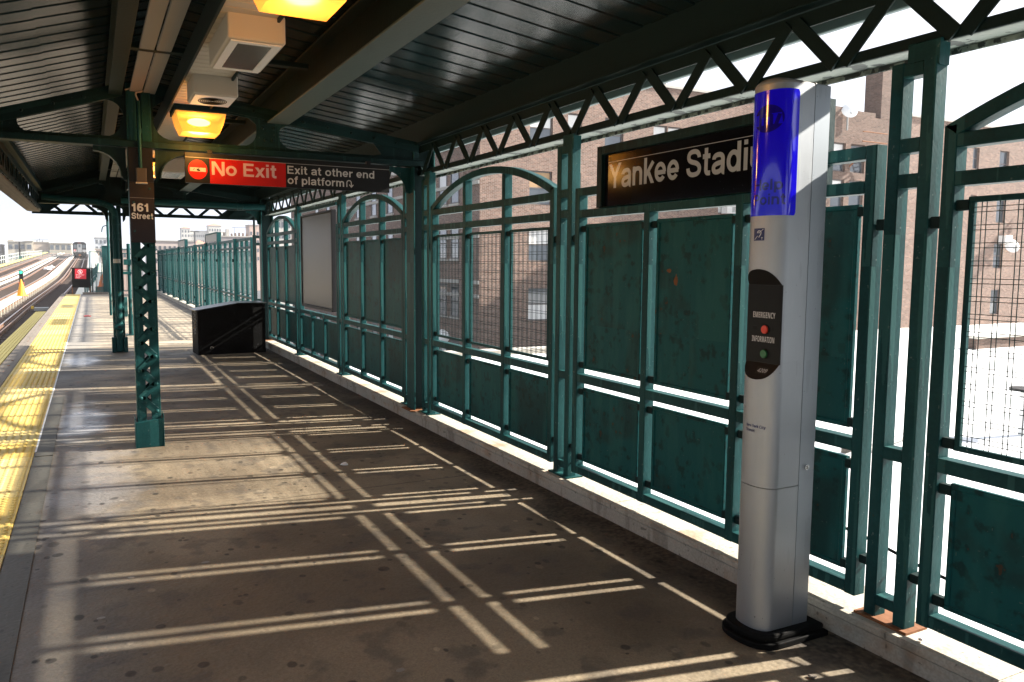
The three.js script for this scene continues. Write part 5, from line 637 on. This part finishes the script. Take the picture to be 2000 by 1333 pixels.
  const fe = thing('fire_escape', 'rusty fire escape stair on the dark brick building', 'fire escape', [36.9, 7.6, -29.95]); mesh('landing', [bar(-1.1, 0.8, 0, 0.06, 0, 0.9)], M.rust, fe); mesh('brace', [strut(V3(-0.9, -0.7, 0), V3(-0.9, 0, 0.8), 0.06, 0.06)], M.rust, fe); for (const y of [0.5, 1.0]) mesh('rail', [tube(V3(-1.1, y, 0.9), V3(0.8, y, 0.9), 0.03, 6)], M.rust, fe); for (const z of [0.2, 0.65]) mesh('stringer', [strut(V3(0.3, 0.1, z), V3(1.0, -1.1, z), 0.07, 0.03)], M.rust, fe); for (let i = 0; i < 6; i++) mesh('tread', [bar(0.3 + i * 0.12 - 0.08, 0.3 + i * 0.12 + 0.08, 0.03 - i * 0.2, 0.06 - i * 0.2, 0.2, 0.65)], M.rust, fe);
  const C = thing('brick_apartment', 'brown brick apartment building with rows of small windows behind the right mesh panel', 'building', [0, 0, 0]); mesh('wall', [bx(40.7, 78, -9, 9.95, -48, -30.22)], M.brickA, C); mesh('coping', [bar(40.6, 78.1, 9.951, 10.1, -30.4, -29.88)], M.stone, C);
  for (const y0 of [-4.3, -1.3, 1.55, 4.35, 7.15]) for (const [x, w, st] of [[42.1, 0.6, 0], [44.4, 0.8, 3], [46.9, 0.6, 0], [49.7, 0.95, 0], [53.6, 0.6, 0], [55.6, 0.9, 3], [58.9, 0.6, 0], [61.6, 0.9, 0]]) openAt(C, 'window', 'z', x - w / 2, x + w / 2, y0 + (w < 0.9 ? 0.3 : 0), y0 + 1.55, -30, st);
  skin(C, 40.7, 78, -9, 9.95, -30, opening.splice(0), M.brickA);
  ac('white air conditioner in a small window behind the right mesh panel', 49.9, 3.1, -30, 'z');
}
// ---------------------------------------------------------------- far buildings
function farBlock(label, x0, x1, y1, z, d, m, rows, cols, extra) { const t = thing('far_building', label, 'building', [0, 0, 0]); mesh('wall', [bx(x0, x1, -9, y1, z - d, z)], m, t); mesh('coping', [bar(x0 - 0.2, x1 + 0.2, y1 + 0.01, y1 + 0.25, z - d - 0.2, z + 0.2)], M.stone, t); const n = cols.n; for (const y of rows) for (let i = 0; i < n; i++) { const w = (x1 - x0) / n, cx = x0 + (i + 0.5) * w; mesh('window', [bar(cx - cols.w / 2, cx + cols.w / 2, y, y + cols.h, z + 0.002, z + 0.06)], M.glass, t); } if (extra) extra(t); return t; }
const beige = mat([0.46, 0.41, 0.33], 0.85), pinkW = mat([0.5, 0.36, 0.3], 0.85), paleW = mat([0.52, 0.5, 0.46], 0.85), greyB = mat([0.26, 0.24, 0.24], 0.85), tileRed = mat([0.5, 0.18, 0.12], 0.8);
const wr = [-4, -1.2, 1.6, 4.4];
farBlock('beige apartment block at the far left with a corner tower', -20.1, -15.95, 6.35, -260, 12, beige, wr, { n: 3, w: 0.9, h: 1.3 }, (t) => mesh('tower', [bx(-20.05, -18.6, 6.61, 6.9, -262, -259.8)], beige, t));
farBlock('beige apartment block second from the left with a raised bay', -15.9, -14.1, 6.55, -259.5, 12, beige, wr, { n: 1, w: 1.0, h: 1.3 }); farBlock('brownish apartment block with a television aerial on its roof', -14.0, -10.3, 6.35, -260.5, 12, mat([0.4, 0.34, 0.29], 0.85), [-4, -1.2, 1.6], { n: 4, w: 0.6, h: 1.2 }, (t) => { mesh('aerial', [tube(V3(-12.6, 6.6, -262), V3(-12.6, 7.6, -262), 0.06, 6), tube(V3(-15, 7.3, -262), V3(-10.4, 7.2, -262), 0.06, 6)].map((g) => g), M.black, t).userData.kind = 'stuff'; for (const x of [-13.2, -11.9]) mesh('roof_pot', [tube(V3(x, 6.6, -262), V3(x, 6.95, -262), 0.15, 8)], M.black, t); });
farBlock('beige apartment block nearest the train', -10.2, -4.7, 6.1, -260, 12, beige, wr, { n: 4, w: 0.9, h: 1.3 }); farBlock('low grey block at the far left edge', -26, -21.8, 5.5, -262, 10, greyB, [1.5, 4], { n: 3, w: 0.8, h: 1.2 });
farBlock('pale wide block rising right behind the train', 1.5, 10.6, 9.6, -330, 20, mat([0.55, 0.56, 0.57], 0.8), [2.5, 5.2, 7.6], { n: 7, w: 0.7, h: 1.3 }, (t) => mesh('core', [bx(7.4, 8.8, 9.9, 10.7, -333, -329)], greyB, t)); farBlock('row of red and white storage units far behind the gate', 1.0, 9.5, 4.4, -240, 6, pinkW, [2.4], { n: 9, w: 0.5, h: 1.2 });
const hip = (t, x0, x1, y, h, z, d) => { const g = new THREE.ConeGeometry(1, h, 4, 1).rotateY(Math.PI / 4); g.scale((x1 - x0) / Math.SQRT2, 1, d / Math.SQRT2); g.translate((x0 + x1) / 2, y + h / 2, z - d / 2); mesh('roof', [metric(g)], tileRed, t); };
farBlock('pale tower with a red tiled roof, smaller and left of the other', 42.0, 46.4, 18.2, -450, 6, paleW, [8, 11, 14, 16.2], { n: 3, w: 0.7, h: 1.2 }, (t) => hip(t, 41.6, 46.8, 18.5, 1.0, -450, 7)); farBlock('pale long block between the two red-roofed towers', 46.5, 55.4, 17.2, -452, 10, paleW, [8, 11, 14], { n: 9, w: 0.5, h: 1.3 }); farBlock('pale tower with a larger red tiled roof', 55.5, 61.9, 19.9, -450, 8, paleW, [8, 11, 14, 17.2], { n: 5, w: 0.6, h: 1.3 }, (t) => hip(t, 55.1, 62.6, 20.2, 1.5, -450, 9)); farBlock('pale block right of the larger red-roofed tower', 62.0, 65, 17.0, -452, 10, paleW, [8, 11, 14], { n: 3, w: 0.5, h: 1.3 });
farBlock('low pale apartment row behind the open-air fence', 12.6, 21.8, 6.0, -200, 8, mat([0.48, 0.4, 0.36], 0.85), [-2, 1, 3.8], { n: 9, w: 0.5, h: 1.1 }); farBlock('low house with a reddish roof behind the open-air fence', 22.0, 24.8, 5.4, -205, 8, pinkW, [1, 3.4], { n: 3, w: 0.5, h: 1.1 }, (t) => hip(t, 21.7, 25.1, 5.65, 1.0, -205, 9));
{ const b = farBlock('grey-brown row of roofs with chimneys behind the open-air fence', 28.2, 37.6, 7.9, -220, 10, greyB, [0, 3, 5.6], { n: 10, w: 0.5, h: 1.1 }); mesh('chimney', [bx(31.5, 32.35, 8.2, 9.9, -222, -220.5)], mat([0.4, 0.38, 0.35], 0.9), b); for (let i = 0; i < 9; i++) { const x = 29 + i * 0.95; if (Math.abs(x - 32) < 0.7) continue; const h = rr(0.4, 1.0); mesh('chimney', [bx(x, x + 0.4, 8.2, 8.2 + h, -222, -221.2)], M.brickB, b); } mesh('aerial', [tube(V3(33.6, 8.2, -221), V3(33.6, 10.4, -221), 0.05, 6), tube(V3(33, 10.4, -221), V3(37, 10.4, -221), 0.05, 6)].map((g) => g), M.black, b).userData.kind = 'stuff'; }
farBlock('tall pinkish tower block seen under the canopy end', 50.8, 54.3, 14.5, -300, 8, pinkW, [2, 5, 8, 11], { n: 3, w: 0.6, h: 1.2 }); farBlock('pale tall block with many windows seen through the farthest arch', 33.0, 37.2, 10.2, -170, 8, paleW, [-2, 0.8, 3.6, 6.4, 8.6], { n: 6, w: 0.4, h: 1.1 }); farBlock('cream block seen right of the pale one through the farthest arch', 37.4, 43, 10.1, -172, 8, mat([0.55, 0.5, 0.38], 0.85), [0.8, 3.6, 6.4], { n: 5, w: 0.6, h: 1.2 });
{ const s = thing('street_light', 'tall thin street light with two arms behind the open-air fence', 'street light', [7.55, -9, -70]); mesh('pole', [tube(V3(0, 0, 0), V3(0, 12.95, 0), 0.05)], M.grey, s); mesh('arm', [tube(V3(-0.25, 12.97, 0), V3(0.25, 12.97, 0), 0.03)], M.grey, s); for (const k of [-1, 1]) mesh('lamp_head', [bar(k > 0 ? 0.2 : -0.34, k > 0 ? 0.34 : -0.2, 12.92, 12.99, -0.06, 0.06)], M.grey, s); }
// ---------------------------------------------------------------- small litter
{ const g = (r, s) => { const q = new THREE.IcosahedronGeometry(r, 1), p = q.attributes.position; for (let i = 0; i < p.count; i++) { const f = 0.6 + 0.8 * vn(p.getX(i) * 90 + s, p.getZ(i) * 90); p.setXYZ(i, p.getX(i) * f, Math.max(0.001, p.getY(i) * f * 0.4 + 0.006), p.getZ(i) * f); } q.computeVertexNormals(); return metric(q); };
  const put = (l, x, z, r, m, c, n) => { const o = tag(mesh(n, [g(r, x * 50)], m), l, c); o.position.set(x, 0.001, z); };
  put('crumpled white paper scrap on the floor between the shadow lines', 1.72, -6.1, 0.032, M.white, 'litter', 'paper_scrap'); put('small brown leaf on the floor beside the help pillar foot', 2.43, -2.08, 0.016, M.wood, 'leaf', 'dry_leaf'); put('reddish scrap lying near the yellow strip on the open platform', -0.15, -25.6, 0.1, M.red, 'litter', 'red_scrap'); put('white chip on the kerb beside the rusty post base', 2.86, -1.93, 0.01, M.white, 'litter', 'paint_chip');
  scene.children.forEach((o) => { if (o.name === 'paint_chip') o.position.y = KERB_H + 0.006; });
  const disc = (l, x, z, r) => { const o = tag(mesh('flattened_gum', [tube(V3(0, 0.0005, 0), V3(0, 0.0022, 0), r, 14)], mat([0.26, 0.24, 0.21], 0.8)), l, 'chewing gum'); o.position.set(x, 0, z); o.scale.z = 0.7; };
  disc('pale round gum spot on the floor between the long light streaks', 0.48, -4.4, 0.021); disc('pale gum spot at the bottom of the view near the centre', 1.02, -2.86, 0.018); disc('pale gum spot at the lower left near the edge strip', -0.02, -3.9, 0.018); disc('pale gum spot in the shade between the long streaks at lower left', 0.12, -4.35, 0.016);
}

// ---------------------------------------------------------------- draw
scene.traverse((o) => { if (o.isMesh) { o.castShadow = true; o.receiveShadow = true; } });
const renderer = new THREE.WebGLRenderer({ antialias: true });
renderer.setSize(1024, 682); renderer.shadowMap.enabled = true; renderer.toneMapping = THREE.LinearToneMapping; renderer.toneMappingExposure = EXPOSURE;
renderer.render(scene, camera);
